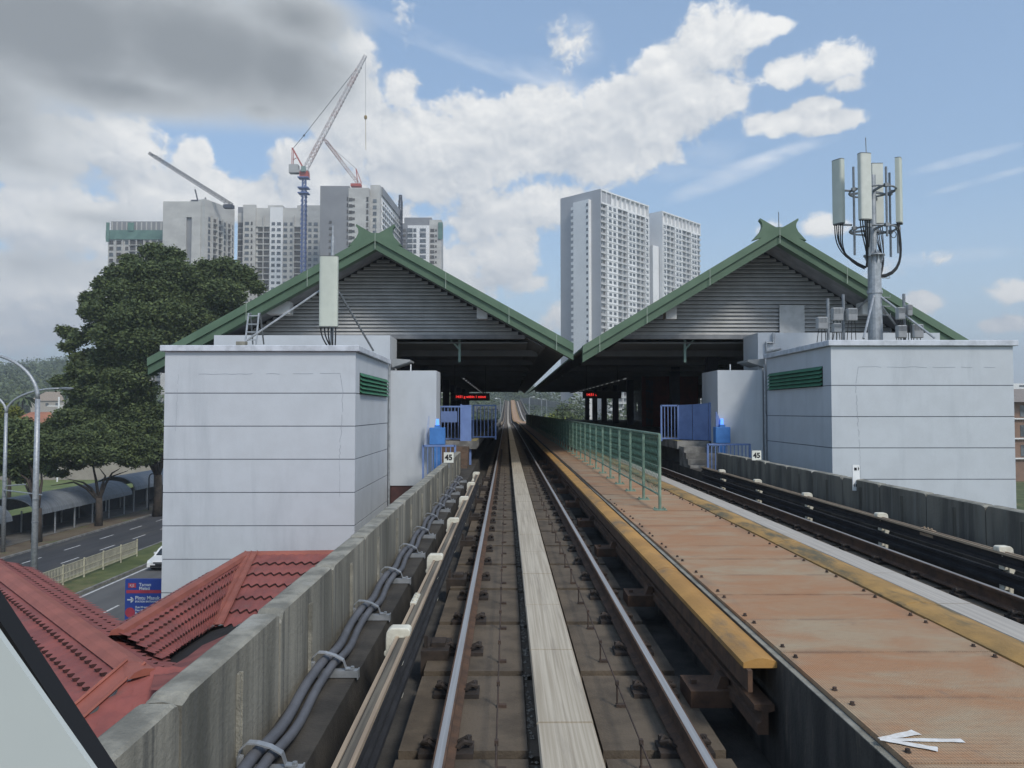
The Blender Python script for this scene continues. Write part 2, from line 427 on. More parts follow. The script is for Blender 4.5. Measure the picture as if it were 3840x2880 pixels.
# running rails
RP = [(-.066,-.17),(.066,-.17),(.066,-.155),(.010,-.135),(.009,-.045),(.035,-.034),(.036,-.003),(.024,0),(-.024,0),(-.036,-.003),(-.035,-.034),(-.009,-.045),(-.010,-.135),(-.066,-.155)]
def clip_mesh():
    b = MB(); b.box(-.17, .17, -.10, .10, -.20, -.168)
    for s in (-1, 1):
        b.tube([(s*.07,-.05,-.15),(s*.11,-.045,-.115),(s*.15,-.02,-.135),(s*.13,.03,-.12),(s*.075,.035,-.148)], .017, 6)
        b.cyl((s*.135, .055, -.168), .022, .05, 6)
    return b
clip_o = None
def rail(x, label, nclip, y0):
    global clip_o
    t = thing("running_rail", label, "rail", (x, 0, -.2))
    MB().sweep([(x+a, b) for a, b in RP], ALLY, zl, xl).build("rail_web", railrust, t)
    MB().sweep([(x-.024,.0015),(x+.024,.0015),(x+.024,-.002),(x-.024,-.002)], ALLY, zl, xl).build("rail_head", railtop, t)
    for k in range(nclip):
        if clip_o is None:
            b = MB(); q = clip_mesh(); b.v = [(vx + x, vy, vz) for vx, vy, vz in q.v]; b.f = q.f
            c = clip_o = b.build("rail_clip", mat("oily_dark_clip", (.055,.042,.034), (.03,.025,.022), rough=.85, scale=8), t)
        else:
            c = clip_o.copy(); col.objects.link(c); c.parent = t
        c.location = (0, y0 + 1.0*k, 0)
for x, lab, n, y0 in ((TC[0]-.752, "left rail of the near track, polished top over rusty sides", 40, 2.94), (TC[0]+.752, "right rail of the near track beside the near yellow cover", 40, 2.94),
                      (TC[1]-.752, "rail of the far track hidden close behind the far yellow cover", 0, 3), (TC[1]+.752, "outer rusty rail of the far track, in front of the stacked power rails", 24, 5)):
    rail(x, lab, n, y0)

# aluminium reaction strips between the rails
def strip(cx, label, m):
    t = thing("reaction_strip", label, "reaction rail", (cx, 0, -.2))
    y = 1.98 - 3.0; k = 0
    while y < 52:
        dz = rnd.uniform(-.002, .002)
        MB().sweep([(cx-.178,-.062),(cx+.178,-.062),(cx+.182,-.045),(cx+.172,-.030),(cx-.172,-.030),(cx-.182,-.045)], [y+.010, y+1.490], lambda v: dz).build("strip_plate", m, t)
        y += 1.5; k += 1
    MB().sweep([(cx-.178,-.062),(cx+.178,-.062),(cx+.178,-.030),(cx-.178,-.030)], [52.5, 80, 112]+FAR[1:], zl, xl).build("strip_plate", m, t)
    b = MB(); y = 1.98 - 3.0
    b.box(cx-.11, cx+.11, -4, 110, -.235, -.062)
    b.build("strip_base", rustdark, t)
strip(TC[0], "scuffed aluminium strip down the middle of the near track", alu)
strip(TC[1], "pale aluminium strip down the middle of the far track", aluw)

# debris ballast beside the strip
b = MB()
for i in range(300):
    y = rnd.uniform(4, 16); x = TC[0] - .205 + rnd.uniform(-.02,.02); r = rnd.uniform(.008,.022)
    b.ball((x, y, -.232), (r, r*1.3, r*.6), 2)
b.build("grit", mat("pale_grit", (.30,.27,.22), (.12,.10,.08), scale=40), kind="stuff")

# signalling wires on little stands
for sx, lab in ((-.435, "thin signal wire on small stands, left of the aluminium strip"), (.432, "thin signal wire on small stands, right of the aluminium strip")):
    x = TC[0] + sx
    t = thing("signal_wire", lab, "wire", (x, 0, -.2))
    MB().tube([(x, y, -.035) for y in (-3, 10, 25, 60, 110)], .0055, 5).build("wire", rustdark, t)
    for k in range(24):
        y = 3.68 + 1.0 * k
        q = MB(); q.tube([(x, y, -.20), (x, y, -.02)], .007, 5); q.box(x-.012, x+.012, y-.015, y+.015, -.045, -.012)
        q.box(x-.01, x+.06, y-.02, y+.02, -.20, -.178); q.build("stand", rustdark, t)

# power rails: two stacked conductors on cream C-shaped insulators
def insulator(s):
    """s = +1: opens to +x"""
    b = MB()
    prof = [(-.075,-.16),(-.030,-.16),(-.030,.30),(.055,.335),(.075,.335),(.085,.35),(.085,.385),(.070,.40),(-.055,.40),(-.082,.375),(-.088,.33),(-.088,.24),(-.10,.235),(-.10,.205),(-.088,.20),(-.088,.15),(-.10,.145),(-.10,.11),(-.088,.105),(-.088,.06)]
    b.prism([(s*x, -.055, z) for x, z in prof], (0, .11, 0))
    b.box(*sorted((s*-.028, s*.03)), -.045, .045, .13, .19); b.box(*sorted((s*-.028, s*.03)), -.045, .045, -.10, -.03)
    b.prism([(s*-.03, -.012, .33), (s*.05, -.012, .345), (s*-.03, -.012, .20)], (0, .024, 0))
    return b
def power_rail(xc, s, label, y0, step, n, yend):
    t = thing("power_rail", label, "power rail", (xc, 0, -.2))
    ys = [-3, yend]
    z0 = lambda y: 0
    xa, xb = xc - s*.005, xc + s*.045
    for zt in (.335, .115):
        MB().sweep([(xa, zt-.155), (xb, zt-.155), (xb, zt-.115), (xa+s*.017, zt-.105), (xa+s*.017, zt-.05), (xb, zt-.035), (xb, zt-.002), (xa, zt-.002)], ys, z0).build("conductor", blackrail, t)
    for x in (xc-.005, xc+.068*s):
        MB().sweep([(x-.011, .318), (x+.011, .318), (x+.011, .345), (x-.011, .345)], ys, z0).build("cover_strip", beige, t)
    MB().sweep([(xc+s*.012,.33),(xc+s*.056,.33),(xc+s*.056,.336),(xc+s*.012,.336)], ys, z0).build("cover_channel", rustdark if s < 0 else mat("dusty_channel", (.17,.15,.115), (.09,.08,.065), stretch=(20,.8,1), scale=1), t)
    ins = None
    for k in range(n):
        if ins is None:
            q = insulator(s); b = MB(); b.v = [(vx + xc, vy, vz) for vx, vy, vz in q.v]; b.f = q.f
            ins = c = b.build("insulator", insul, t, bevel=.006)
        else:
            c = ins.copy(); col.objects.link(c); c.parent = t
        c.location = (0, y0 + step*k, 0)
    for yy in ((y0 + 1.05, y0 + 12.4) if s > 0 else (y0 + 1.5, y0 + 4.5)):
        q = MB(); q.box(*sorted((xc - .03*s, xc + .02*s)), yy - .16, yy + .16, .25, .35)
        for j in (-.09, 0, .09): q.cyl((xc - .005*s, yy + j, .35), .014, .022, 6)
        q.build("splice_joint", insul if s > 0 else beige, t)
power_rail(-.775, 1, "stacked power rail with cream insulators beside the left concrete parapet", 5.62, 2.83, 6, 20.4)
power_rail(5.735, -1, "stacked black power rail with white insulators beside the right parapet", 6.0, 2.9, 6, 22.5)
for xx, yy in ((5.70, 6.95), (5.70, 8.2), (5.70, 10.0), (5.70, 11.0), (5.70, 13.6)): pass

# power rails again on the ramp beyond the station (seen only as lines)
for x, lab in ((-.74, "left power rail line on the ramp beyond the station"), (5.75, "right power rail line on the ramp beyond the station")):
    tag(MB().sweep([(x-.05,-.05),(x+.05,-.05),(x+.05,.345),(x-.05,.345)], FAR, zl, xl).build("ramp_power_rail", beige), lab, "power rail")

# parapets
def parapet(xi, s, label, m, y0, pitch, n, m_top):
    t = thing("parapet_wall", label, "parapet", (xi, 0, 0))
    xo = xi + s * .165
    r2 = random.Random(3)
    for k in range(n):
        a = y0 + pitch*k + .012; c = a + pitch - .024
        top = .70 + r2.uniform(-.008,.008); bt = .02
        b = MB()
        # near-side chips at the joint: the corner is broken away
        ch = r2.uniform(.03,.10); dp = r2.uniform(.02,.065)
        lx = lambda f: xi + (xo - xi) * f
        n_ = 7; prof = []
        ys = [a, a+ch*.5, a+ch, a+ch+.03, (a+c)/2, c-.05, c-.02, c]
        dz = [-dp, -dp*.8, -dp*.3, 0, 0, 0, -dp*.35, -dp*.9]
        fs = [0, .12, .5, .88, 1]; dzx = [-.012, .0, .003, 0, -.012]
        k0 = len(b.v)
        for j, yy in enumerate(ys):
            for f, d2 in zip(fs, dzx):
                b.v.append((lx(f), yy, top + d2 + dz[j]*r2.uniform(.5,1.3)))
            b.v.append((lx(1), yy, bt)); b.v.append((lx(0), yy, bt))
        for j in range(len(ys)-1):
            for q in range(7):
                p = k0 + j*7 + q; q2 = k0 + j*7 + (q+1) % 7
                b.f.append((p, q2, q2+7, p+7))
        b.f.append(tuple(k0+i for i in range(7))); b.f.append(tuple(k0+(len(ys)-1)*7+i for i in range(7)))
        o = b.build("wall_panel", m, t)
        o.data.materials.append(m_top)
        for pl in o.data.polygons:
            if pl.normal.z > .6: pl.material_index = 1
        if k % 1 == 0:      # drip channel half-way along the panel
            q = MB(); yy = a + pitch*.47
            q.box(*sorted((xi - s*.001, xi - s*.022)), yy-.008, yy, .06, .58); q.box(*sorted((xi - s*.001, xi - s*.022)), yy+.030, yy+.038, .06, .58); q.box(*sorted((xi - s*.001, xi-s*.006)), yy, yy+.03, .06, .58)
            q.build("drip_channel", concrete if s < 0 else streak_dark, t)
parapet(EDGE[0], -1, "streaked grey concrete parapet with chipped joints along the left of the viaduct", streaked, 3.39 - 4*1.46, 1.46, 18, concrete)
parapet(EDGE[1], 1, "dark stained concrete parapet along the right of the viaduct", streak_dark, 3.0 - 1.46, 1.46, 15, concrete)
for s, x, lab in ((-1, EDGE[0], "pale parapet on the left of the ramp beyond the station"), (1, EDGE[1], "pale parapet on the right of the ramp beyond the station")):
    tag(MB().sweep([(x,.03),(x,.70),(x+s*.18,.70),(x+s*.18,.03)], FAR, zl, xl).build("ramp_parapet", concrete), lab, "parapet")

# cable conduits clipped along the left parapet
t = thing("cable_conduit", "pair of grey cable conduits sagging between clamps along the left parapet", "cable", (-1.28, 0, .05))
cy0, cp = 4.08, 1.5
for xx, zz, rr, sg in ((-1.315, .162, .033, .038), (-1.238, .148, .029, .042)):
    pts = []
    y = cy0 - 2*cp
    while y < 21.0:
        ph = ((y - cy0) / cp) % 1.0
        pts.append((xx + .018*math.sin(2*math.pi*ph), y, zz - sg*math.sin(math.pi*ph))); y += cp/8
    pts += [(xx-.02, 21.3, zz-.01), (xx-.05, 21.8, zz-.09)]
    MB().tube(pts, rr, 10).build("conduit", greyplast, t, smooth=True)
def clamp_mesh(y):
    q = MB()
    pts = [(-1.395,y,.13),(-1.385,y,.20),(-1.345,y,.235),(-1.295,y,.232),(-1.225,y,.212),(-1.165,y,.178),(-1.145,y,.12),(-1.09,y,.115)]
    for (a, b_) in zip(pts, pts[1:]):
        q.add([(a[0],y-.022,a[2]),(b_[0],y-.022,b_[2]),(b_[0],y+.022,b_[2]),(a[0],y+.022,a[2]),(a[0],y-.022,a[2]-.009),(b_[0],y-.022,b_[2]-.009),(b_[0],y+.022,b_[2]-.009),(a[0],y+.022,a[2]-.009)],
              [(0,1,2,3),(7,6,5,4),(0,4,5,1),(1,5,6,2),(2,6,7,3),(3,7,4,0)])
    q.box(-1.40,-1.06,y-.03,y+.03,.058,.105); q.box(-1.062,-1.055,y-.032,y+.032,.045,.112); q.cyl((-1.10,y,.112),.014,.018,6); q.cyl((-1.385,y,.11),.02,.05,6)
    return q
c0 = None
for k in range(12):
    if c0 is None: c0 = c = clamp_mesh(cy0).build("clamp", galv, t)
    else:
        c = c0.copy(); col.objects.link(c); c.parent = t; c.location = (0, cp*k, 0)

# walkway between the tracks: chequered fibre plates, rust-stained
pm = bpy.data.materials.new("rust_stained_plate"); pm.use_nodes = True
X.tree = pm.node_tree; tt = pm.node_tree; bs = tt.nodes["Principled BSDF"]; bs.inputs['Roughness'].default_value = .85
ge = tt.nodes.new("ShaderNodeNewGeometry"); oi = tt.nodes.new("ShaderNodeObjectInfo")
sp = tt.nodes.new("ShaderNodeSeparateXYZ"); tt.links.new(ge.outputs['Position'], sp.inputs[0])
px_, py_, pz_ = (X(sp.outputs[i]) for i in range(3))
def fl(a): return X._b(a, 'FLOOR')
row = fl((py_ - 4.31) * (1/.8))
wn = tt.nodes.new("ShaderNodeTexWhiteNoise"); wn.noise_dimensions = '1D'; tt.links.new(row.s, wn.inputs['W'])
rv = X(wn.outputs['Value'])
nz = xnoise(xvec(px_ * .9, py_ * 1.6, 0.0), 1.6, 8, .65, .4)
nf = xnoise(xvec(px_ * 1.0, py_ * 5.0, 0.0), 9.0, 4, .7)
rustk = (nz * 1.5 + rv * .24 - .37).step(.08, .80)
pc = xmix(rustk, (.405,.315,.205), (.40,.205,.10))
pc = xmix((nf.step(.48, .75)) * .35, pc, (.24,.15,.10))
fr = X._b((py_ - 4.31) * (1/.8), 'FRACT'); sd_ = X._b(fr - .5, 'ABSOLUTE')
st_ = xnoise(xvec(px_ * 2.2, py_ * .7, 2.0), 1.3, 7, .65)
pc = xmix((sd_.step(.43, .50) * st_.step(.38, .62) * .55).clamp(), pc, (.17,.10,.065))
ed_ = X._b(px_ - 2.51, 'ABSOLUTE').step(.52, .69) * xnoise(xvec(px_ * 3, py_ * .9, 5.0), 1.5, 7, .65).step(.42, .66)
pc = xmix(ed_ * .55, pc, (.18,.13,.095))
bl_ = xnoise(xvec(px_ * 1.0, py_ * 1.1, 9.0), 2.6, 8, .7, .8).step(.60, .72)
pc = xmix(bl_ * .45, pc, (.235,.165,.115))
tt.links.new(pc, bs.inputs['Base Color'])
w1 = X._b(px_ * 210.0 + py_ * 210.0, 'SINE'); w2 = X._b(px_ * 210.0 - py_ * 210.0, 'SINE')
bn = tt.nodes.new("ShaderNodeBump"); bn.inputs['Strength'].default_value = .8; bn.inputs['Distance'].default_value = .004
tt.links.new((w1 * w2 + nf).s, bn.inputs['Height']); tt.links.new(bn.outputs[0], bs.inputs['Normal'])
WX0, WX1, WZ = 1.815, 3.20, .366
t = bpy.data.objects.new("walkway", None); col.objects.link(t); t['kind'] = 'structure'; OFF["walkway"] = Vector((0,0,0))
y = 4.31 - 7.2; k = 0
rr = random.Random(5)
while y < 100:
    dz = rr.uniform(-.003, .003)
    L = .8 if y < 40 else 9.6
    MB().box(WX0, WX1, y + .004, y + L - .004, WZ - .03, WZ + dz).build("walkway_plate", pm, t)
    y += L
MB().sweep([(WX0, WZ-.03), (WX1, WZ-.03), (WX1, WZ), (WX0, WZ)], [y] + [q for q in FAR if q > y + .5], zl, xl).build("walkway_plate", pm, t)
edge = MB()
edge.sweep([(WX0-.05,.33),(WX0+.13,.335),(WX0+.13,-.41),(WX0-.05,-.41)], ALLY, zl, xl)
edge.sweep([(WX1-.13,.335),(WX1+.05,.33),(WX1+.05,-.41),(WX1-.13,-.41)], ALLY, zl, xl)
edge.build("walkway_wall", mat("walkway_side_concrete", (.085,.078,.068), (.04,.038,.035), rough=.95, scale=1.2, stretch=(4,4,.8), bump=.4, bscale=40, c3=(.15,.13,.10), s3=1.4, t3=(.56,.74)), t)
es = MB(); es.sweep([(1.768,.340),(1.808,.340),(1.808,.322),(1.768,.322)], NEAR, lambda q: 0); es.build("edge_strip", concrete, t)
b0 = None
for k in range(46):
    yy = 3.51 + .8*(k//2) + (.11 if k % 2 else -.11)
    for xx in (WX0 + .045, WX1 - .05):
        if k > 26 and xx < 2.2: continue
        if b0 is None:
            q = MB(); q.cyl((0,0,0), .017, .004, 8); q.cyl((0,0,.004), .0115, .014, 6)
            b0 = bo = q.build("bolt", rustdark, t)
        else:
            bo = b0.copy(); col.objects.link(bo); bo.parent = t
        bo.location = (xx + .008*math.sin(k*7), yy, WZ + .002)
# white sprayed arrow
mk = MB()
aw = [G(3300, 2772, WZ + .008), G(3612, 2777, WZ + .008), G(3437, 2746, WZ + .008), G(3517, 2811, WZ + .008)]
def stroke(a, b_, w0, w1):
    d = (b_ - a); n_ = Vector((-d.y, d.x, 0)).normalized()
    pts = []
    for i in range(7):
        f = i / 6; ww = (w0 + (w1 - w0)*f) * (1 + .12*math.sin(i*2.3)); p = a + d*f
        pts.append((p + n_*ww, p - n_*ww))
    mk.add([tuple(q) for pr in pts for q in pr], [(2*i, 2*i+1, 2*i+3, 2*i+2) for i in range(6)])
stroke(aw[0], aw[1], .016, .020); stroke(aw[0] + Vector((0,0,.001)), aw[2] + Vector((0,0,.001)), .016, .028); stroke(aw[0] + Vector((0,0,.002)), aw[3] + Vector((0,0,.002)), .016, .026)
mk.build("painted_arrow", mat("sprayed_white_paint", (.74,.73,.70), (.62,.59,.54), scale=30), t)

# yellow curved covers beside the walkway
def cover(x0, x1, h, y0, y1, label, m, pitch, edge_h, mskirt):
    t = thing("yellow_cover", label, "cover", ((x0+x1)/2, 0, 0))
    n = 8; top = []
    for i in range(n + 1):
        f = i / n; top.append((x0 + (x1-x0)*f, h + .028*math.sin(math.pi*min(1, f*1.1)) ))
    prof = [(x0, h-edge_h)] + top + [(x1, h-edge_h)]
    y = y0; k = 0; rc = random.Random(11)
    while y < y1:
        L = pitch if y < 45 else 12.0
        dz = .004 * (k % 2)
        MB().sweep(prof, [y + .003, min(y1, y + L + .01)], lambda q: dz).build("cover_panel", m, t)
        y += L; k += 1
    pr2 = [(x0,h-edge_h),(x0,h),(x1,h),(x1,h-edge_h)]
    MB().sweep(pr2, FAR, zl, xl).build("cover_panel", m, t)
    return t
ty = cover(1.545, 1.800, .315, 5.06, 110, "orange-yellow curved cover with a cut end, left of the rusty walkway", yellow, 2.9, .035, None)
tz = cover(3.215, 3.530, .375, 4.80, 110, "mossy yellow curved cover along the right of the rusty walkway", yellowmoss, 1.48, .10, None)
# brown channels under the near cover and their feet
for prof in ([(1.56,.278),(1.59,.278),(1.59,.14),(1.56,.14)], [(1.60,.06),(1.73,.06),(1.73,.02),(1.69,.01),(1.69,-.13),(1.62,-.13),(1.62,-.06),(1.645,-.05),(1.645,.02),(1.60,.03)]):
    MB().sweep(prof, [5.02, 20, 110], lambda q: 0).build("support_channel", railrust, ty)
f0 = None
for k in range(10):
    if f0 is None:
        q = MB(); q.box(1.34, 1.64, 5.65, 6.0, -.20, -.08); q.box(1.38, 1.42, 5.80, 5.84, -.08, -.05); q.prism([(1.54, 5.7, -.08), (1.63, 5.7, -.08), (1.63, 5.7, .01), (1.575, 5.7, .01)], (0, .14, 0))
        f0 = c = q.build("support_foot", railrust, ty)
    else:
        c = f0.copy(); col.objects.link(c); c.parent = ty; c.location = (0, 2.9*k, 0)
MB().box(3.35, 3.48, 4.9, 110, -.40, .30).build("support_channel", rustdark, tz)

# power pick-up feet beside the near left rail
q0 = None
for k in range(8):
    q = MB(); q.box(-.74, -.50, 3.9 + 2.83*k, 4.3 + 2.83*k, -.405, -.12)
    q.box(-.72, -.69, 4.0 + 2.83*k, 4.05 + 2.83*k, -.12, -.02); q.box(-.66, -.54, 4.02 + 2.83*k, 4.2 + 2.83*k, -.12, -.085)
    o_ = q.build("bracket_foot", mat("oily_dark_clip", (.05,.04,.034)))
    tag(o_, "dark bolted steel foot on the deck between the power rail and the left rail", "bracket", "bolted feet left of the near track")

# chain-link fence on the walkway
FX = 2.47
t = thing("chain_link_fence", "faded green chain-link fence standing along the middle of the walkway", "fence", (FX, 12.4, WZ))
ys = [12.42 + 1.47*k for k in range(58)]
p0 = None
for k, y in enumerate(ys):
    if p0 is None:
        q = MB(); q.tube([(FX,y,WZ),(FX,y,WZ+1.20)], .025, 8); q.box(FX-.10, FX+.10, y-.10, y+.10, WZ, WZ+.012)
        q.box(FX-.06, FX-.05, y-.005, y+.005, WZ+.25, WZ+.26)
        for a_ in (-.07, .07):
            for b_ in (-.07, .07): q.cyl((FX+a_, y+b_, WZ+.012), .012, .03, 6)
        p0 = c = q.build("fence_post", fencegreen, t)
    else:
        c = p0.copy(); col.objects.link(c); c.parent = t; c.location = (0, y - ys[0], 0)
for zz, rr_ in ((WZ+1.21, .022), (WZ+.24, .018)):
    MB().tube([(FX, ys[0], zz), (FX, ys[-1], zz)], rr_, 8).build("fence_rail", fencegreen, t)
# woven wires: a zig-zag mesh for the near bays, coarser farther on
q = MB(); rw2 = random.Random(8)
def weave(y0, y1, pw, rw, n):
    y = y0
    z0, z1 = WZ + .25, WZ + 1.19
    k = 0
    while y < y1:
        m_ = int((z1 - z0) / pw)
        zo = (k % 2)*.5 + .25*rw2.random(); k += 1
        pts = [(FX + (.010 if (i % 2) else -.010), y + (pw*.62 if (i % 2) else -pw*.10), min(z1, z0 + (i + zo)*(z1-z0)/m_)) for i in range(m_ + 1)]
        q.tube(pts, rw, n, cap=False); y += pw
weave(ys[0], ys[5], .062, .0037, 3)
weave(ys[5], ys[14], .080, .0048, 3)
weave(ys[14], ys[30], .13, .008, 3)
q.build("chain_mesh", meshgreen, t)
q = MB(); rp = random.Random(2)
for k in range(30, 57):
    if k < 40 or rp.random() > .45: q.box(FX-.004, FX+.004, ys[k]+.04, ys[k+1]-.04, WZ+.27, WZ+1.18)
q.build("mesh_panel", mat("dark_green_sheet", (.045,.085,.062), rough=.8), t)

# small number plates on the parapets
def number_plate(x, y, z, label):
    t = thing("number_sign", label, "sign", (x, y, z))
    MB().box(x-.118, x+.118, y, y+.025, z, z+.25).build("sign_plate", mat("cream_sign_face", (.74,.74,.66), rough=.6), t)
    MB().box(x-.02, x+.02, y+.026, y+.05, z-.15, z+.2).build("sign_post", galvdark, t)
    text_mesh("45", .185, "sign_lettering", black, t, (x, y-.004, z+.122), (1,0,0), (0,0,1), .002, bold=.006)
number_plate(-1.40, 18.72, .705, "cream number 45 sign on the left parapet by the blue railing")
number_plate(6.44, 19.8, .69, "cream number 45 sign on the right parapet before the white tower")
x, y = 6.42, 14.1
t = thing("marker_plate", "small white marker plate with black arrows clipped over the right parapet", "sign", (x, y, .6))
MB().box(x-.075, x+.055, y, y+.02, .50, .97).build("plate", white, t)
for zz, d in ((.90, 1), (.60, -1)):
    q = MB(); q.box(x-.035-.01*d, x+.010-.01*d, y-.006, y-.001, zz-.03, zz+.02)
    q.prism([(x-.01+.035*d, y-.006, zz-.035), (x-.01+.035*d, y-.006, zz+.035), (x-.01+.055*d, y-.006, zz)], (0,.005,0)); q.build("arrow_mark", black, t)
# ------------------------------------------------------------------ station: two gabled halls side by side over the tracks
VX = 2.49
YG, YL, YE = 26.7, 28.4, 97.0          # gable edge, louvre wall, far end
def hall(s, apex_z, eave_in_z, tint, side):
    """s = -1 left hall, +1 right hall; x measured outwards from the valley"""
    X_ = lambda d: VX + s*d
    ax, xin, xout = 7.06, .16, 14.9
    sl = (apex_z - eave_in_z) / (ax - xin)
    rz = lambda d: apex_z - abs(d - ax) * sl
    t = thing("station_hall", f"{tint} green-roofed station hall {side}", "station", (X_(ax), YG, 0))
    # roof sheets (thickness .3 m) with upturned horns at the ridge end
    for d0, d1 in ((xin, ax), (ax, xout)):
        MB().prism([(X_(d0), YG+.02, rz(d0)-.05), (X_(d1), YG+.02, rz(d1)-.05), (X_(d1), YG+.02, rz(d1)-.12), (X_(d0), YG+.02, rz(d0)-.12)], (0, YE-YG, 0)).build("roof_slope", rgreen, t)
    # double fascia band on the gable
    for h0, h1, y0, m in ((.02, .30, YG-.10, rgreen), (.30, .60, YG-.02, rgreen2)):
        for d0, d1 in ((xin, ax-.003), (ax+.003, xout)):
            MB().prism([(X_(d0), y0, rz(d0)-h0), (X_(d1), y0, rz(d1)-h0), (X_(d1), y0, rz(d1)-h1), (X_(d0), y0, rz(d0)-h1)], (0, .34, 0)).build("fascia", m, t)
    for d in (ax, 2.4, 4.6, 9.4, 11.5, .75):       # pale joint straps
        zc = rz(d) - .3; q = MB()
        off_ = -.09 if d != ax else 0
        q.prism([(X_(d)-.012, YG-.112, rz(d)-.03), (X_(d)+.012, YG-.112, rz(d)-.03), (X_(d)+.012+off_*0, YG-.112, rz(d)-.60), (X_(d)-.012, YG-.112, rz(d)-.60)], (0,.01,0))
        q.build("joint_strap", mat("pale_joint_sealant", (.30,.36,.30)), t)
    # horns
    pts = [(-.95,-.50),(-.82,-.36),(-.66,-.18),(-.59,-.02),(-.60,.10),(-.64,.17),(-.685,.22),(-.66,.285),(-.58,.235),(-.3,.07),(-.12,-.03)]
    poly = [(X_(ax)+x, YG-.06, apex_z+z) for x, z in pts] + [(X_(ax)+.0, YG-.06, apex_z-.03)]
    poly2 = [(X_(ax)-x, YG-.06, apex_z+z) for x, z in pts][::-1]
    hq = MB(); hq.prism(poly + [(X_(ax), YG-.06, apex_z-.2)], (0,.2,0)); hq.prism([(X_(ax), YG-.055, apex_z-.2), (X_(ax), YG-.055, apex_z-.03)] + poly2, (0,.2,0))
    hq.build("ridge_horn", rgreen, t)
    MB().tube([(X_(ax), YG, apex_z-.05), (X_(ax), YG, apex_z+.52)], .016, 5).build("lightning_rod", galvdark, t)
    # soffit of the overhang
    for d0, d1 in ((xin+.3, ax), (ax, xout)):
        MB().prism([(X_(d0), YG+.25, rz(d0)-.42), (X_(d1), YG+.25, rz(d1)-.42), (X_(d1), YG+.25, rz(d1)-.47), (X_(d0), YG+.25, rz(d0)-.47)], (0, YL-YG-.2, 0)).build("soffit", soffit, t)
    # louvred gable wall
    zb = 4.78; top = apex_z - .48
    q = MB(); n = 22; st = (top - zb) / n
    for i in range(n):
        z = zb + st*i
        hw = max(.02, (top - z - st) / sl)
        if z < 5.4: hw = min(hw, 6.2)
        q.add([(X_(ax)-hw, YL-.06, z), (X_(ax)+hw, YL-.06, z), (X_(ax)+hw, YL-.055, z+.035), (X_(ax)-hw, YL-.055, z+.035), (X_(ax)-hw, YL+.03, z+st*.93), (X_(ax)+hw, YL+.03, z+st*.93)], [(0,1,2,3), (3,2,5,4)])
    q.build("louvre_panel", louvre, t)
    hb = (top - zb) / sl
    MB().prism([(X_(ax)-hb, YL+.04, zb), (X_(ax)+hb, YL+.04, zb), (X_(ax), YL+.04, top)], (0,.05,0)).build("louvre_backing", louvreback, t)
    MB().box(*sorted((X_(ax-hb), X_(ax+hb))), YL-.1, YL+.12, zb-.16, zb-.01).build("bottom_beam", soffit, t)
    # eave duct boxes at the foot of the gable
    for d, w_ in ((10.55, .40), (3.35, .19)):
        z = 5.55 if d > 9 else 5.38
        MB().box(*sorted((X_(d-w_), X_(d+w_))), YG+.4, YG+.9, z-.16, z+.28).build("eave_box", mat("off_white_box", (.50,.50,.49), rough=.8), t)
    # ceiling underneath, beams and hanging bracket
    q = MB()
    for d0, d1 in ((xin+.9, ax), (ax, xout)):
        q.prism([(X_(d0), YL+.1, rz(d0)-.5), (X_(d1), YL+.1, rz(d1)-.5), (X_(d1), YL+.1, rz(d1)-.54), (X_(d0), YL+.1, rz(d0)-.54)], (0, YE-YL-1, 0))
    q.prism([(X_(xin+.03), YG+.4, rz(xin+.03)-.125), (X_(xin+1.0), YG+.4, rz(xin+1.0)-.125), (X_(xin+1.0), YG+.4, rz(xin+1.0)-.56), (X_(xin+.9), YG+.4, rz(xin+.9)-.15), (X_(xin+.03), YG+.4, rz(xin+.03)-.15)], (0, YE-YG-.5, 0))
    q.build("ceiling", ceilmat, t)
    fl_ = MB(); fl_.box(*sorted((X_(1.7), X_(12.5))), YL+.5, YE-1, 4.50, 4.56); fl_.build("flat_ceiling", ceilmat, t)
    xb = 4.26
    q = MB(); q.bar((X_(xb), 29.0, 4.75), (X_(xb), 29.0, 3.80), .085); q.bar((X_(xb), 29.0, 4.28), (X_(xb+ .40*1.0), 29.0, 4.72), .06)
    q.build("hanging_bracket", mat("pale_green_steel", (.22,.32,.28)), t)
    for y in np.arange(32, YE-2, 6.0):
        MB().box(*sorted((X_(1.2), X_(12.4))), y, y+.25, 4.24, 4.49).build("roof_beam", ceilmat, t)
    # columns along the platform
    q0_ = None
    for y in np.arange(36, 95, 8.0):
        for d in (7.2,):
            MB().box(*sorted((X_(d-.25), X_(d+.25))), y, y+.5, .9, 4.5).build("column", mat("dark_blue_column", (.045,.055,.085), rough=.7), t)
    # row of ceiling lights
    for i, y in enumerate(np.arange(50, 92, 3.0)):
        MB().box(*sorted((X_(5.25), X_(5.33))), y, y+1.0, 4.05, 4.10).build("light_tube", mat("dim_light_tube", (.7,.7,.66), emit=((.9,.95,1.0), .12)), t)
    MB().box(*sorted((X_(5.15), X_(5.43))), 49, 92.5, 4.10, 4.2).build("light_tray", ceilmat, t)
    # outer wall with tall slit openings
    ow = 13.3; y = 30.0; ro = random.Random(4 + s); wq = MB()
    wq.box(*sorted((X_(ow), X_(ow+.2))), 29.5, YE, .9, 1.9); wq.box(*sorted((X_(ow+.01), X_(ow+.21))), 29.5, YE, 3.0, 4.4)
    while y < YE-2:
        L = ro.uniform(2.6, 3.6); wq.box(*sorted((X_(ow+.005), X_(ow+.205))), y, y+L, 1.9, 3.0); y += L + ro.uniform(1.0, 1.9)
    wq.build("outer_wall", inner, t)
    return t, X_, rz
hl, XL, _ = hall(-1, 8.19, 4.33, "left", "with grey louvred gable, behind the single white antenna")
hr, XR, _ = hall(+1, 8.42, 4.25, "right", "with grey louvred gable, behind the antenna mast")
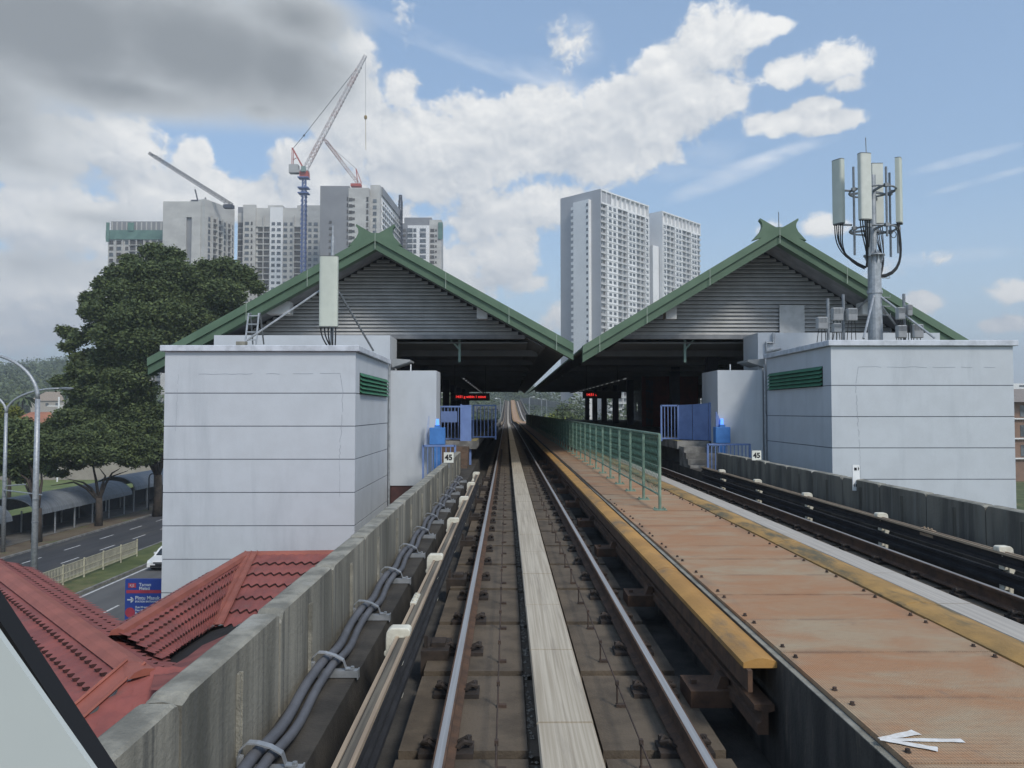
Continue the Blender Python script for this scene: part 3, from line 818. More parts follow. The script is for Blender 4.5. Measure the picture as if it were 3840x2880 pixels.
# room wall above the service blocks (under the gable) and small canopies
for s, X_, t, zt, xa in ((-1, XL, hl, 4.58, 6.52), (1, XR, hr, 4.68, 6.25)):
    MB().box(*sorted((X_(xa), X_(12.6))), 26.6, 28.25, -9, zt).build("room_wall", wallpaint, t)
    q = MB(); q.prism([(X_(6.40), 26.35, 3.76), (X_(5.80), 26.35, 3.72), (X_(5.80), 26.35, 3.66), (X_(6.40), 26.35, 3.46)], (0, 1.2, 0)); q.build("canopy_wedge", mat("pale_soffit", (.30,.31,.31)), t)
# white sheet patched over the right louvres, pipe on the room wall
MB().box(10.1, 11.03, YL-.13, YL-.09, 4.85, 5.88).build("patch_sheet", mat("white_sheet", (.46,.47,.47), rough=.7), hr)
q = MB(); q.tube([(9.25,26.52,4.65),(9.25,26.52,4.33),(9.0,26.52,4.33),(9.0,26.52,4.02),(9.5,26.52,4.12)], .055, 6); q.build("downpipe", galv, hr)

# platforms
for s, X_, lab in ((-1, XL, "left station platform with a rusty dark end, behind the blue railing"), (1, XR, "right station platform with pale stepped end behind the far track")):
    t = thing("station_platform", lab, "platform", (X_(3.6), 26, 0))
    MB().box(*sorted((X_(3.55), X_(13.25))), 27.2, YE, .62, .90).build("platform_slab", platmat, t)
    MB().box(*sorted((X_(3.90), X_(13.2))), 27.4, YE-.1, -.43, .615).build("platform_wall", mat("rusty_platform_wall", (.085,.055,.04), (.045,.035,.03), rough=.95, scale=1.5) if s < 0 else mat("dim_platform_wall", (.09,.085,.078), (.05,.048,.045), rough=.95, scale=1.5), t)
    q = MB()
    for i in range(6):
        q.box(*sorted((X_(3.62 if s > 0 else 3.8), X_(5.0))), 25.0 + .3*i, 27.19, -.42 + .19*i + .003*(i > 0), -.23 + .19*i)
    q.build("platform_steps", platmat if s > 0 else mat("brown_step_concrete", (.15,.10,.07), (.08,.06,.045), rough=.95, scale=2.5), t)
    q = MB(); q.box(*sorted((X_(3.55), X_(3.75))), 27.25, YE, .901, .905); q.build("edge_line", mat("faded_edge_paint", (.32,.27,.12), rough=.9), t)
# station interior: dim ticket walls and one red panel
tag(MB().box(4.3-14, 4.6-14, 60, 92, .9, 4.4).build("partition_wall", inner), "dim partition wall standing on the left platform under the dark ceiling", "wall")
tag(MB().box(9.2, 13.0, 52, 52.3, .9, 4.4).build("partition_wall", mat("dim_red_wall", (.16,.032,.026), (.11,.025,.022), rough=.8)), "dim red wall panel on the right platform behind the blue gate", "wall")
for k, (y, xx) in enumerate(((44, 8.4), (47.5, 8.6), (58, 8.2), (63, 8.5))):
    pass

# pillar beside each platform: white upper part over maroon base
def end_wall(x0, x1, y0, y1, zt, label):
    t = thing("platform_end_wall", label, "wall", ((x0+x1)/2, y0, GZ))
    MB().box(x0, x1, y0, y1, -.50, zt).build("painted_wall", wallpaint, t)
    MB().box(x0+.03, x1-.02, y0+.03, y1-.02, GZ, -.50).build("base_panel", maroon, t)
    MB().box(min(x0,x1)+.6, min(x0,x1)+.63, y0+.6, y0+.64, zt, zt+.24).build("pin", white, t)
    return t
end_wall(-3.86, -2.32, 25.5, 27.0, 3.30, "white end wall with maroon base, right of the left white tower")
end_wall(7.24, 8.78, 26.3, 28.4, 3.36, "white end wall between the blue cabinet and the right white tower")

# service blocks: white rendered towers with grooves, coping, green vent and crack lines
def service_block(xf, xs, y0, y1, zt, label, s):
    """xf outer edge, xs inner edge next to the tracks, front at y0"""
    t = thing("service_tower", label, "building", ((xf+xs)/2, y0, GZ))
    x0, x1 = sorted((xf, xs))
    gz = []; z = zt - .12 - .74 * 1.0
    d = .855
    zs = [zt - 1.24 - d*i for i in range(12)]
    zprev = zt - .155
    q = MB()
    for z in zs + [GZ]:
        q.box(x0, x1, y0, y1, z + .012, zprev - .012); zprev = z
    # vents need an opening: the wall is one run of courses, the vent sits just proud of it
    q.build("wall", wallpaint, t)
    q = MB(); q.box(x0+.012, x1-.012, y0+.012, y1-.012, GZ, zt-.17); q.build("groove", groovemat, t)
    cp = MB()
    ov = .10
    cp.box(x0-ov, x1+ov, y0-ov, y0+.10, zt-.155, zt); cp.box(x0-ov, x0+.1, y0+.10, y1, zt-.155, zt-.002); cp.box(x1-.1, x1+ov, y0+.10, y1, zt-.155, zt-.002)
    cp.build("coping", copingmat, t, bevel=.012)
    MB().box(x0+.1, x1-.1, y0+.1, y1, zt-.3, zt-.12).build("roof_slab", concrete, t)
    # vent on the side wall facing the tracks
    xv = xs; sv = 1 if xs > xf else -1
    vt = MB(); vz0, vz1 = zt - 1.24, zt - .68; vy0, vy1 = y0 + .55, y1 - .35
    vt.box(*sorted((xv + sv*.004, xv + sv*.02)), vy0, vy1, vz0, vz1)
    v = vt.build("vent_backing", mat("dark_vent_recess", (.012,.03,.02)), t)
    vq = MB(); n = 5; st = (vz1 - vz0) / n
    for i in range(n):
        z = vz0 + st*i
        vq.prism([(xv + sv*.02, vy0, z+st*.95), (xv + sv*.09, vy0, z+st*.22), (xv + sv*.09, vy0, z+.01), (xv + sv*.02, vy0, z+st*.45)], (0, vy1-vy0, 0))
    vq.build("vent", ventgreen, t)
    # crack lines in the render
    rc = random.Random(9 if s < 0 else 21); cq = MB()
    def crack(p0, p1, jit, w_=.005):
        n_ = 24; prev = None
        for i in range(n_ + 1):
            f = i / n_; x = p0[0] + (p1[0]-p0[0])*f + rc.uniform(-jit, jit)*(abs(p1[1]-p0[1]) > .5); z = p0[1] + (p1[1]-p0[1])*f + rc.uniform(-jit, jit)*(abs(p1[0]-p0[0]) > .5)
            if prev and rc.random() > .10:
                dx_, dz_ = x-prev[0], z-prev[1]; L = math.hypot(dx_, dz_) or 1; nx, nz_ = -dz_/L*w_, dx_/L*w_
                cq.add([(prev[0]-nx, y0-.003, prev[1]-nz_), (x-nx, y0-.003, z-nz_), (x+nx, y0-.003, z+nz_), (prev[0]+nx, y0-.003, prev[1]+nz_)], [(0,1,2,3)])
            prev = (x, z)
    xi = x1 - .40 if s < 0 else x0 + .75; xo = x0 + .35 if s < 0 else x1 - .5
    zc = zt - .73
    crack((xo, zc - .02), (xi, zc), .012)
    crack((xi, zc), (xi + .08*(1 if s < 0 else -1), zc - .5), .03); crack((xi + .08*(1 if s < 0 else -1), zc-.5), (xi, zc - 2.2), .02); 
    if s < 0: crack((xo, zc-.02), (xo - .05, zc-1.5), .012, .003)
    crack((xi, zc-2.2), (xi + .02, zc-3.2), .012, .003)
    cq.build("render_crack", crackmat, t)
    return t
q = None
service_block(-8.86, -3.92, 20.0, 25.5, 3.66, "left white rendered service tower with green side vent and hairline cracks", -1)
service_block(13.92, 8.90, 21.0, 26.25, 3.90, "right white rendered service tower carrying the antenna mast", 1)

for xx, yy, tt_ in ((-3.865, 25.44, 'service_tower'), (8.83, 26.20, 'service_tower.001')):
    MB().tube([(xx, yy, -8.5), (xx, yy, 3.55)], .035, 7).build('wall_pipe', galv, bpy.data.objects[tt_])
# blue gates, railings and cabinets at the platform ends
def grille(t, x0, x1, y, z0, z1, n, m, y2=None, solid=None, nm="bar"):
    y2 = y if y2 is None else y2
    pt = lambda f, z: (x0 + (x1-x0)*f, y + (y2-y)*f, z)
    q = MB(); q.bar(pt(0, z1), pt(1, z1), .06); q.bar(pt(0, z0), pt(1, z0), .05); q.bar(pt(0, z0-.1), pt(0, z1+.02), .06); q.bar(pt(1, z0-.1), pt(1, z1+.02), .06)
    q.build("frame", m, t)
    for i in range(1, n):
        MB().bar(pt(i/n, z0), pt(i/n, z1), .028).build(nm, m, t)
    if solid:
        MB().bar(pt(solid[0], (solid[2]+solid[3])/2), pt(solid[1], (solid[2]+solid[3])/2), .02, solid[3]-solid[2]).build("solid_panel", m, t)
t = thing("platform_gate", "left blue barred gate closing the platform end beside the tall blue panel", "gate", (-1.9, 28, .9))
grille(t, -2.75, -1.62, 28.0, .95, 2.12, 9, bluepaint, solid=(.32, .85, 1.55, 1.95))
grille(t, -1.30, -.42, 30.2, .95, 2.18, 6, bluepaint, y2=30.2)
MB().box(-1.60, -1.24, 27.3, 27.36, -.1, 2.17).build("tall_panel", bluepaint, t); MB().box(-1.63, -1.58, 27.25, 27.31, -.3, 2.20).build("gate_post", bluepaint, t)
t = thing("platform_gate", "right blue gate of bars and solid door leaves at the far platform end", "gate", (7.0, 28, .9))
grille(t, 5.72, 6.34, 28.4, .95, 2.16, 5, bluepaint)
MB().prism([(6.36, 28.38, .92), (6.74, 27.9, .92), (6.74, 27.9, 2.20), (6.36, 28.38, 2.18)], (.01,.04,0)).build("door_leaf", bluepaint, t)
MB().prism([(6.75, 27.88, .92), (7.17, 27.3, .92), (7.17, 27.3, 2.24), (6.75, 27.88, 2.20)], (.01,.04,0)).build("door_leaf", bluepaint, t)
MB().box(7.17, 7.25, 27.2, 27.28, -.42, 2.26).build("gate_post", bluepaint, t)
def railing(x0, x1, y, z0, z1, n, label, xs):
    t = thing("low_railing", label, "railing", (x0, y, z0))
    grille(t, x0, x1, y, z0, z1, n, bluepaint)
    return t
railing(-2.63, -1.62, 24.4, -.2, .86, 7, "low lavender-blue railing beside the left number 45 sign", -1)
railing(6.62, 8.0, 25.3, -.2, .86, 11, "low lavender-blue railing beside the right number 45 sign", 1)
def cabinet(x, y, s, label):
    t = thing("control_cabinet", label, "cabinet", (x, y, 0))
    MB().box(x-.25, x+.25, y, y+.35, .87, 1.42).build("cabinet_box", bluebox, t, bevel=.015)
    MB().box(x-.10, x+.10, y+.08, y+.28, -.42, .87).build("cabinet_post", bluebox, t)
    MB().box(x-.09, x+.09, y+.05, y+.25, 1.42, 1.50).build("beacon_base", bluebox, t)
    MB().cyl((x+.0, y+.15, 1.50), .055, .20, 10, .045).build("beacon", mat("lit_blue_beacon", (.05,.15,.8), emit=((.10,.28,1.0), 1.6)), t)
    MB().prism([(x-.30, y+.2, .85), (x-.44, y+.2, .85), (x-.30, y+.2, 1.80), (x-.27, y+.2, 1.80)] if s > 0 else [(x-.19, y+.2, 1.43), (x+.03, y+.2, 1.43), (x-.02, y+.2, 1.62), (x-.17, y+.2, 1.95), (x-.19, y+.2, 1.95)], (0, .05, 0)).build("side_plate", mat("pale_blue_plate", (.42,.48,.60)) if s > 0 else bluepaint, t)
cabinet(-2.24, 24.9, 1, "bright blue control cabinet with lit blue beacon by the left platform")
cabinet(7.33, 26.0, -1, "bright blue control cabinet with lit blue beacon by the right platform")

# LED boards
redled = mat("red_led_text", (.6,.02,.02), emit=((1.0,.05,.045), 1.0))
def led(x0, x1, y, z0, z1, s_, size, label, tx):
    t = thing("display_board", label, "sign", ((x0+x1)/2, y, z0))
    MB().box(x0, x1, y, y+.25, z0, z1).build("board_case", black, t)
    text_mesh(s_, size, "led_text", redled, t, (tx, y-.01, (z0+z1)/2), (1,0,0), (0,0,1), .002, align='LEFT', bold=.004)
    q = MB(); q.bar((x0+.2, y+.1, z1), (x0+.2, y+.1, 4.5), .04); q.bar((x1-.2, y+.1, z1), (x1-.2, y+.1, 4.5), .04); q.build("hanger", inner, t)
led(P(1690,1490,38).x, P(1836,1490,38).x, 38, P(0,1502,38).z, P(0,1474,38).z, "14:51 g within 1 minut", .165, "left hanging display board with red letters about the next train", P(1708,1488,38).x)
led(P(2186,1481,42).x, P(2330,1481,42).x, 42, P(0,1494,42).z, P(0,1466,42).z, "14:51 :.", .20, "right hanging display board showing only the red time", P(2198,1482,42).x)

# far-end gates on the platforms
for x0, x1, lab in ((-3.6, -1.1, "small dark gate at the far end of the left platform"), (6.4, 8.6, "small dark gate at the far end of the right platform")):
    t = thing("end_gate", lab, "gate", (x0, YE, .9)); grille(t, x0, x1, YE-.3, .95, 2.2, 10, mat("dark_gate_paint", (.04,.05,.05)))

# ------------------------------------------------------------------ antennas
def cable_fan(t, pts_from, via, to, m, r=.018, nm="cable"):
    for i, p in enumerate(pts_from):
        a = Vector(p); v = Vector(via) + Vector((.05*math.sin(i*2.1), .04*math.cos(i*1.7), .06*math.sin(i*1.3))); b = Vector(to) + Vector((.02*math.cos(i), .02*math.sin(i*2), .04*math.sin(i)))
        c1 = a + Vector((0,0,-.45)); pts = []
        for k in range(11):
            f = k/10
            q1 = a.lerp(c1, f).lerp(c1.lerp(v, f), f); q2 = c1.lerp(v, f).lerp(v.lerp(b, f), f); pts.append(q1.lerp(q2, f))
        MB().tube(pts, r, 5).build(nm, m, t)
def radome(t, c, w_, d_, z0, z1, ang, m, lean=0):
    """flat antenna panel standing upright: facing angle in degrees (0 = towards -Y)"""
    e1 = Vector((math.cos(R(ang)), math.sin(R(ang)), 0)); e2 = Vector((-e1.y, e1.x, 0)); c = Vector((c[0], c[1], 0))
    n = 10; prof = []
    for i in range(n + 1):
        a = math.pi * (1 + i / n); prof.append((w_/2*math.copysign(abs(math.cos(a))**.45, math.cos(a)), d_*.5*math.copysign(abs(math.sin(a))**.6, math.sin(a))))
    prof += [(w_/2, d_*.45), (-w_/2, d_*.45)]
    q = MB(); q.prism([tuple(c + e1*a + e2*b + Vector((0,0,z0))) for a, b in prof], (0,0,z1-z0)); o = q.build("antenna_panel", m, t)
    q = MB(); q.prism([tuple(c + e1*a*.96 + e2*b*.94 + Vector((0,0,z0-.03))) for a, b in prof], (0,0,.029)); q.prism([tuple(c + e1*a*1.01 + e2*b*1.02 + Vector((0,0,z1+.001))) for a, b in prof], (0,0,.022)); q.build("end_cap", mat("dark_grey_cap", (.16,.17,.17)), t)
    return [tuple(c + e1*(w_*(k/5-.42)) + e2*.02 + Vector((0,0,z0-.03))) for k in range(5)]
# single antenna on the left tower
yA = 22.3
pa, pb = P(1199, 963, yA), P(1266, 1224, yA)
t = thing("panel_antenna", "single tall pale green antenna panel on struts on the left white tower", "antenna", ((pa.x+pb.x)/2, yA, 3.4))
cx = (pa.x + pb.x)/2
src = radome(t, (cx, yA), pb.x-pa.x, .17, pb.z, pa.z, 3, antpanel)
MB().tube([(cx+.05, yA+.24, 3.4), (cx+.05, yA+.24, P(0,880,yA).z)], .05, 8).build("mast_pole", galv, t)
MB().tube([(cx+.05, yA+.24, P(0,880,yA).z), (cx+.05, yA+.24, P(0,838,yA).z)], .028, 8).build("pole_tip", galv, t)
for a, b, m in ((P(1196, 1092, yA+.2), P(908, 1288, yA-.6), galv), (P(1272, 1097, yA+.2), P(1400, 1315, 24.2), galvdark)):
    MB().tube([(cx+.05, yA+.24, a.z+.05), a, b], .032, 7).build("strut", m, t)
q = MB(); e = P(908, 1288, yA-.6); q.box(e.x-.14, e.x+.12, e.y-.1, e.y+.1, e.z-.14, e.z+.05); q.build("strut_foot", concrete, t)
cable_fan(t, src, (cx+.12, yA+.15, 3.75), (cx+.1, yA+.2, 3.42), darkwire, .022)
# aluminium step ladder
la = [P(790, 1250, 23.0).x, 23.0]
t = thing("step_ladder", "aluminium step ladder standing open on the roof of the left white tower", "ladder", (la[0], 23, 3.5))
pt = lambda u, v, y: P(500 + u/1.843, 800 + v/1.843, y)
for (u0, v0, u1, v1, y0, y1) in ((797,690,772,905,22.7,22.45), (868,690,848,905,22.7,22.45)):
    MB().bar(pt(u0, v0, y0), pt(u1, v1, y1), .045, .03).build("ladder_rail", galv, t)
for (u0, v0, u1, v1) in ((810,690,826,905), (876,690,902,905)):
    MB().bar(pt(u0, v0, 22.75), pt(u1, v1, 23.3), .04, .03).build("ladder_rail", galvdark, t)
for k, v in enumerate((708, 766, 820, 875)):
    f = (v-690)/215; y_ = 22.7 - .25*f
    MB().bar(pt(797-25*f, v, y_), pt(868-20*f, v, y_), .05, .03).build("rung", galv, t)

# antenna mast on the right tower
yM = 23.4; mx = P(3283, 1266, yM).x
W = lambda u, v, y=yM: P(2700 + u/1.659, 700 + v/1.659, y)
t = thing("antenna_mast", "galvanised mast with four antenna panels, ring frames and hanging black cables on the right tower", "antenna mast", (mx, yM, 3.7))
zf_, zr1, zr2 = W(0,430).z, W(0,268).z, W(0,28).z
MB().tube([(mx,yM,3.7),(mx,yM,zf_)], [.215,.185], 16).build("mast_pole", galv, t, smooth=False)
MB().cyl((mx,yM,zf_), .31, .035, 18).build("flange", galv, t)
q = MB()
for k in range(8):
    a = k*math.pi/4; q.prism([(mx+.19*math.cos(a), yM+.19*math.sin(a), zf_-.001), (mx+.30*math.cos(a), yM+.30*math.sin(a), zf_-.001), (mx+.19*math.cos(a), yM+.19*math.sin(a), zf_-.25)], (.012*math.sin(a), -.012*math.cos(a), 0))
    q.prism([(mx+.10*math.cos(a), yM+.10*math.sin(a), zf_+.036), (mx+.24*math.cos(a), yM+.24*math.sin(a), zf_+.036), (mx+.10*math.cos(a), yM+.10*math.sin(a), zf_+.2)], (.012*math.sin(a), -.012*math.cos(a), 0))
q.build("gusset", galv, t)
mxu = mx - .02
MB().tube([(mxu,yM,zf_),(mxu,yM,zr2+.5)], .10, 12).build("upper_pole", galv, t)
for zr, rr_ in ((zr1, .66), (zr2, .66)):
    n = 36
    MB().tube([(mxu + rr_*math.cos(2*math.pi*k/n), yM + rr_*math.sin(2*math.pi*k/n), zr) for k in range(n+1)], .028, 6, cap=False).build("ring", galvdark, t)
    q = MB()
    for k in range(3):
        a = R(30 + 120*k); q.bar((mxu, yM, zr), (mxu+rr_*math.cos(a), yM+rr_*math.sin(a), zr), .06)
    q.build("ring_arm", galvdark, t)
pz0, pz1 = zr1 - .75, zr2 + .62
poles = []
for k, (a, z0, z1) in enumerate(((197, -.82, .70), (235, -.92, .58), (277, -.35, .55), (345, -.75, .80), (20, -.78, .66), (80, -.6, .5))):
    p = (mxu + .70*math.cos(R(a)), yM + .70*math.sin(R(a)))
    MB().tube([(*p, zr1 + z0), (*p, zr2 + z1)], .036, 8).build("stand_pole", galvdark, t); poles.append(p)
    for zr in (zr1, zr2): MB().box(p[0]-.06, p[0]+.06, p[1]-.06, p[1]+.06, zr-.05, zr+.05).build("clamp_block", galvdark, t)
lz = lambda v: P(0, v, yM-.3).z
def panel(u, v0, v1, w_, ang, y, m):
    c = P(u, v0, y); s_ = radome(t, (c.x, y), w_, .17, P(u, v1, y).z, c.z, ang, m)
    q = MB()
    for zz in (zr1+.12, zr2-.02): q.bar((c.x, y, zz), (mxu + (c.x-mxu)*.62, yM + (y-yM)*.62, zz), .05)
    q.build("panel_arm", galvdark, t)
    return s_
s1 = panel(3242, 578, 822, .37, 8, yM-.95, antpale); s2 = panel(3141, 602, 838, .36, -62, yM-.2, antpanel); s3 = panel(3369, 597, 836, .36, 55, yM-.2, antpanel); s4 = panel(3287, 616, 838, .34, 178, yM+.85, antpale)
MB().tube([P(3246, 516, yM-.9), P(3249, 580, yM-.9)], .014, 5).build("lightning_rod", galvdark, t)
cable_fan(t, s2, W(720, 430), W(905, 505, yM-.2), darkwire, .019); cable_fan(t, s1, W(925, 380, yM-.5), W(912, 500, yM-.25), darkwire, .019)
cable_fan(t, s3, W(1180, 555), W(985, 560, yM-.1), darkwire, .019); cable_fan(t, s4, W(1035, 470, yM+.3), W(1000, 545, yM+.1), darkwire, .017)
MB().tube([W(1080 + 16*math.cos(a_*.35), 298 + 20*math.sin(a_*.35), yM-.4) for a_ in range(20)], .012, 5).build("cable_loop", darkwire, t)
for u0, v0, u1, v1, y1, m in ((940,655,893,945,yM-1.6,galv), (1005,655,1335,942,yM-1.2,galv), (920,655,845,775,27.6,galvdark), (1005,690,1100,870,27.4,galvdark)):
    a = W(u0, v0, yM); MB().tube([(mx, yM, a.z), W(u1, v1, y1)], .034, 7).build("strut", m, t)
q = MB(); q.cyl((mx, yM, W(0,665).z), .225, .10, 16); q.build("strut_collar", galv, t)
for v in (570, 690, 745, 800, 905):
    a = W(0, v); MB().tube([(mx+.18, yM-.1, a.z), (mx+.38, yM-.18, a.z-.02), (mx+.38, yM-.18, a.z+.05)], .014, 5).build("step_peg", galv, t)
# radio units on their own poles
def rru_stand(u, v_top, y, units, label):
    x = W(u, 945, y).x
    t = thing("radio_stand", label, "radio units", (x, y, 3.7))
    MB().tube([(x, y, 3.6), (x, y, W(u, v_top, y).z)], .045, 8).build("stand_pole", galvdark, t)
    for (uu, vv, w_, h_, dark_) in units:
        c = W(uu, vv, y - .12); hw, hh = w_/1.659/F*y/2, h_/1.659/F*y/2
        q = MB(); q.box(c.x-hw, c.x+hw, y-.24, y-.06, c.z-hh, c.z+hh)
        b = q.build("radio_unit", rrugrey, t, bevel=.015)
        f = MB()
        for i in range(7): f.box(c.x-hw*.85 + i*hw*.27, c.x-hw*.85+i*hw*.27+.012, y-.262, y-.241, c.z+hh*.05, c.z+hh*.9)
        f.box(c.x-hw*.9, c.x+hw*.9, y-.252, y-.241, c.z-hh*.9, c.z-hh*.03)
        f.build("cooling_fins", mat("grey_fins", (.30,.31,.32)) if not dark_ else galvdark, b)
        for k in range(3):
            a = Vector((c.x + hw*(k-1)*.6, y-.15, c.z-hh))
            MB().tube([a, a + Vector((.02*k-.02, 0, -.12)), (a.x + .06*(k-1), y-.1, 3.80), (x, y-.05, 3.72)], .012, 5).build("cable", darkwire, b)
rru_stand(674, 695, 22.6, [(630,850,62,75,0)], "single grey radio unit on the leftmost short pole of the right tower roof")
rru_stand(770, 670, 22.9, [(725,795,66,80,0), (816,797,60,78,0), (722,880,50,55,1)], "cluster of grey radio units on the short pole left of the mast")
rru_stand(1148, 667, 22.9, [(1118,790,45,75,0), (1170,770,30,70,0), (1124,903,58,78,0), (1222,900,66,85,0)], "cluster of grey radio units on the short pole right of the mast")
# ------------------------------------------------------------------ tiled roofs of the entrance below the viaduct
tile = mat("red_roof_tile", (.285,.088,.074), (.205,.067,.060), rough=.7, scale=1.6, spec=.3, c3=(.18,.08,.07), s3=2.2, t3=(.52,.74), bump=.15, bscale=25)
tilecap = mat("orange_ridge_cap", (.32,.105,.075), (.25,.082,.06), rough=.6, scale=2)
holedark = mat("dark_roof_void", (.02,.018,.018), rough=1)
def tile_face(origin, along, down, L, D, slope, name, parent, clips=(), tw=.235, course=.36, m=tile, seed=1):
    """corrugated, stepped tile field. along/down are horizontal unit vectors, slope in degrees."""
    al = Vector(along).normalized(); dn = Vector(down).normalized(); dv = (dn*math.cos(R(slope)) + Vector((0,0,-math.sin(R(slope))))).normalized()
    nv = al.cross(dv); nv = nv if nv.z > 0 else -nv
    nu = int(L/tw*8); nc = int(D/course) + 1
    rows = []
    for c in range(nc):
        for f in (0.0, .5, .93, .999): rows.append((c, f))
    q = []; o = Vector(origin)
    for (c, f) in rows:
        for i in range(nu + 1):
            a = L * i / nu; ph = 2*math.pi*a/tw
            wv = .5 + .5*math.sin(ph); wv = wv**.8
            h = wv*.042 + .055*f
            d = (c + f) * course + (.07*(math.sin(ph)*.5+.5))*(1 if f > .4 else 0) + (.05*(math.sin(ph)*.5+.5) if f == 0 and c else 0)
            q.append(o + al*a + dv*d + nv*h)
    nrow = len(rows); w_ = nu + 1
    idx = np.arange(nrow*w_).reshape(nrow, w_)
    fs = np.stack([idx[:-1,:-1], idx[:-1,1:], idx[1:,1:], idx[1:,:-1]], -1).reshape(-1, 4)
    me = bpy.data.meshes.new(name); off = OFF[parent.name]
    me.from_pydata([tuple(p - off) for p in q], [], fs.tolist())
    bm = bmesh.new(); bm.from_mesh(me)
    for (pco, pno) in clips:
        bmesh.ops.bisect_plane(bm, geom=bm.verts[:]+bm.edges[:]+bm.faces[:], plane_co=Vector(pco)-off, plane_no=Vector(pno), clear_outer=True)
    bm.to_mesh(me); bm.free()
    me.polygons.foreach_set('use_smooth', [False]*len(me.polygons))
    me.materials.append(m)
    ob = bpy.data.objects.new(name, me); col.objects.link(ob); ob.parent = parent; OFF[ob.name] = off
    return ob
ZR = -1.5
def tile_patch(t0, t1, b1, b0, nc, nw, name, parent, m=tile, step=.042, wave=.024, scal=.30, torn=None):
    """tiles laid between a top edge t0-t1 and a bottom edge b0-b1: nc courses, nw waves"""
    t0, t1, b0, b1 = map(Vector, (t0, t1, b0, b1)); nu = nw*8; q = []; rows = []
    for c in range(nc):
        for f in (0.0, .45, .90, .999): rows.append((c, f))
    rt_ = random.Random(4); tear = [rt_.uniform(-.06, .03) for _ in range(nu+1)]
    nv = (t1-t0).cross(b0-t0).normalized(); nv = nv if nv.z > 0 else -nv
    for (c, f) in rows:
        for i in range(nu + 1):
            a = i/nu; ph = 2*math.pi*i/8; sc_ = .5 + .5*math.sin(ph)
            d = (c + f + scal*sc_*(1 if (f > .4 or c) else 0)) / (nc + scal)
            if torn: d = min(d, 1 + tear[i])
            p = t0.lerp(t1, a).lerp(b0.lerp(b1, a), d)
            q.append(p + nv*(sc_**.8*wave + step*f))
    w_ = nu + 1; idx = np.arange(len(rows)*w_).reshape(len(rows), w_)
    fs = np.stack([idx[:-1,:-1], idx[:-1,1:], idx[1:,1:], idx[1:,:-1]], -1).reshape(-1, 4)
    b = MB(); b.v = [tuple(p) for p in q]; b.f = [tuple(x) for x in fs.tolist()]
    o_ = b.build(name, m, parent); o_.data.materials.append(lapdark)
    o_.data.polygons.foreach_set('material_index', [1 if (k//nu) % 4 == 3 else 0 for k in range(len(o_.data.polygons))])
    return o_
lapdark = mat('tile_lap_shadow', (.075,.03,.028), (.05,.024,.022), rough=.95, scale=3)  # contact shadow between tile courses, painted as a dark edge colour
pk = P(923, 2079, 18.4); rb = P(440, 2374, 11.9); rr_ = Vector((-1.65, 18.6, pk.z + .02))
T1, T2 = P(611, 2488, 11.5), P(800, 2364, 14.2)
t = thing("tiled_roof", "red tiled entrance roof with two ridges and a torn dark hole, against the white tower", "roof", (pk.x, pk.y, ZR-2))
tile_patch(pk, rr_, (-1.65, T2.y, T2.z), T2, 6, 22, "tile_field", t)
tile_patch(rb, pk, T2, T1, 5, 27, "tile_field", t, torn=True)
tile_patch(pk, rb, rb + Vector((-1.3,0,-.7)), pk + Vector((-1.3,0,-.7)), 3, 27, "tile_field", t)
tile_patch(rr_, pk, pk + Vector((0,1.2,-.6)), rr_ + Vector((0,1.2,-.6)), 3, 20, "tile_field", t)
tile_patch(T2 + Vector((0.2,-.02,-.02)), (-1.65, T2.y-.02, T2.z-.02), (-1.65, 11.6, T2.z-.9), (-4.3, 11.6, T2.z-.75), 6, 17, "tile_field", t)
for a, b in ((pk, rr_), (pk, rb)):
    d = (b-a).normalized(); sd = Vector((-d.y, d.x, 0)).normalized()
    q = MB(); q.prism([tuple(a + sd*x + Vector((0,0,z))) for x, z in ((-.13,-.03),(-.09,.045),(0,.075),(.09,.045),(.13,-.03))], b-a); q.build("ridge_cap", tilecap, t)
n_ = (rr_-pk).normalized(); up_ = Vector((0,0,1))
q = MB(); q.add([tuple(pk + n_*.26 + up_*.07), tuple(pk - n_*.02 + up_*.07), tuple(T2 - n_*.14 + up_*.10), tuple(T2 + n_*.16 + up_*.11)], [(0,1,2,3)])
for a_, b_ in ((-.02,-.14), (.12,.01), (.26,.16)): q.tube([tuple(pk + n_*a_ + up_*.075), tuple(T2 + n_*b_ + up_*.115)], .018, 5)
q.build("valley_flashing", tilecap, t)
V_ = lambda u, v, y: P(u/1.7015, 2000 + v/1.7015, y)
q = MB(); q.add([tuple(p) for p in (V_(1000,845,11.9), V_(1040,790,12.3), V_(1340,600,15.0), V_(1500,570,14.6), V_(1520,680,13.0), V_(1250,770,12.0), V_(1120,850,11.5))], [tuple(range(7))]); q.build("roof_void", holedark, t)
q = MB(); g = [[V_(980,905,10.3), V_(1090,850,10.9), V_(1200,785,11.6), V_(1290,715,12.4), V_(1460,640,13.0)], [V_(985,900,10.0), V_(1120,905,9.9), V_(1260,900,9.8), V_(1400,880,9.8), V_(1600,800,10.0)], [V_(960,1000,9.4), V_(1120,1000,9.3), V_(1300,980,9.2), V_(1450,960,9.2), V_(1600,900,9.2)]]
for r_ in g:
    for p in r_: q.v.append(tuple(p))
for j_ in range(2):
    for i_ in range(4): q.f.append((j_*5+i_, j_*5+i_+1, (j_+1)*5+i_+1, (j_+1)*5+i_))
q.build("collapsed_sheet", mat("faded_fallen_sheet", (.235,.075,.062), (.16,.055,.048), rough=.8, scale=3), t)
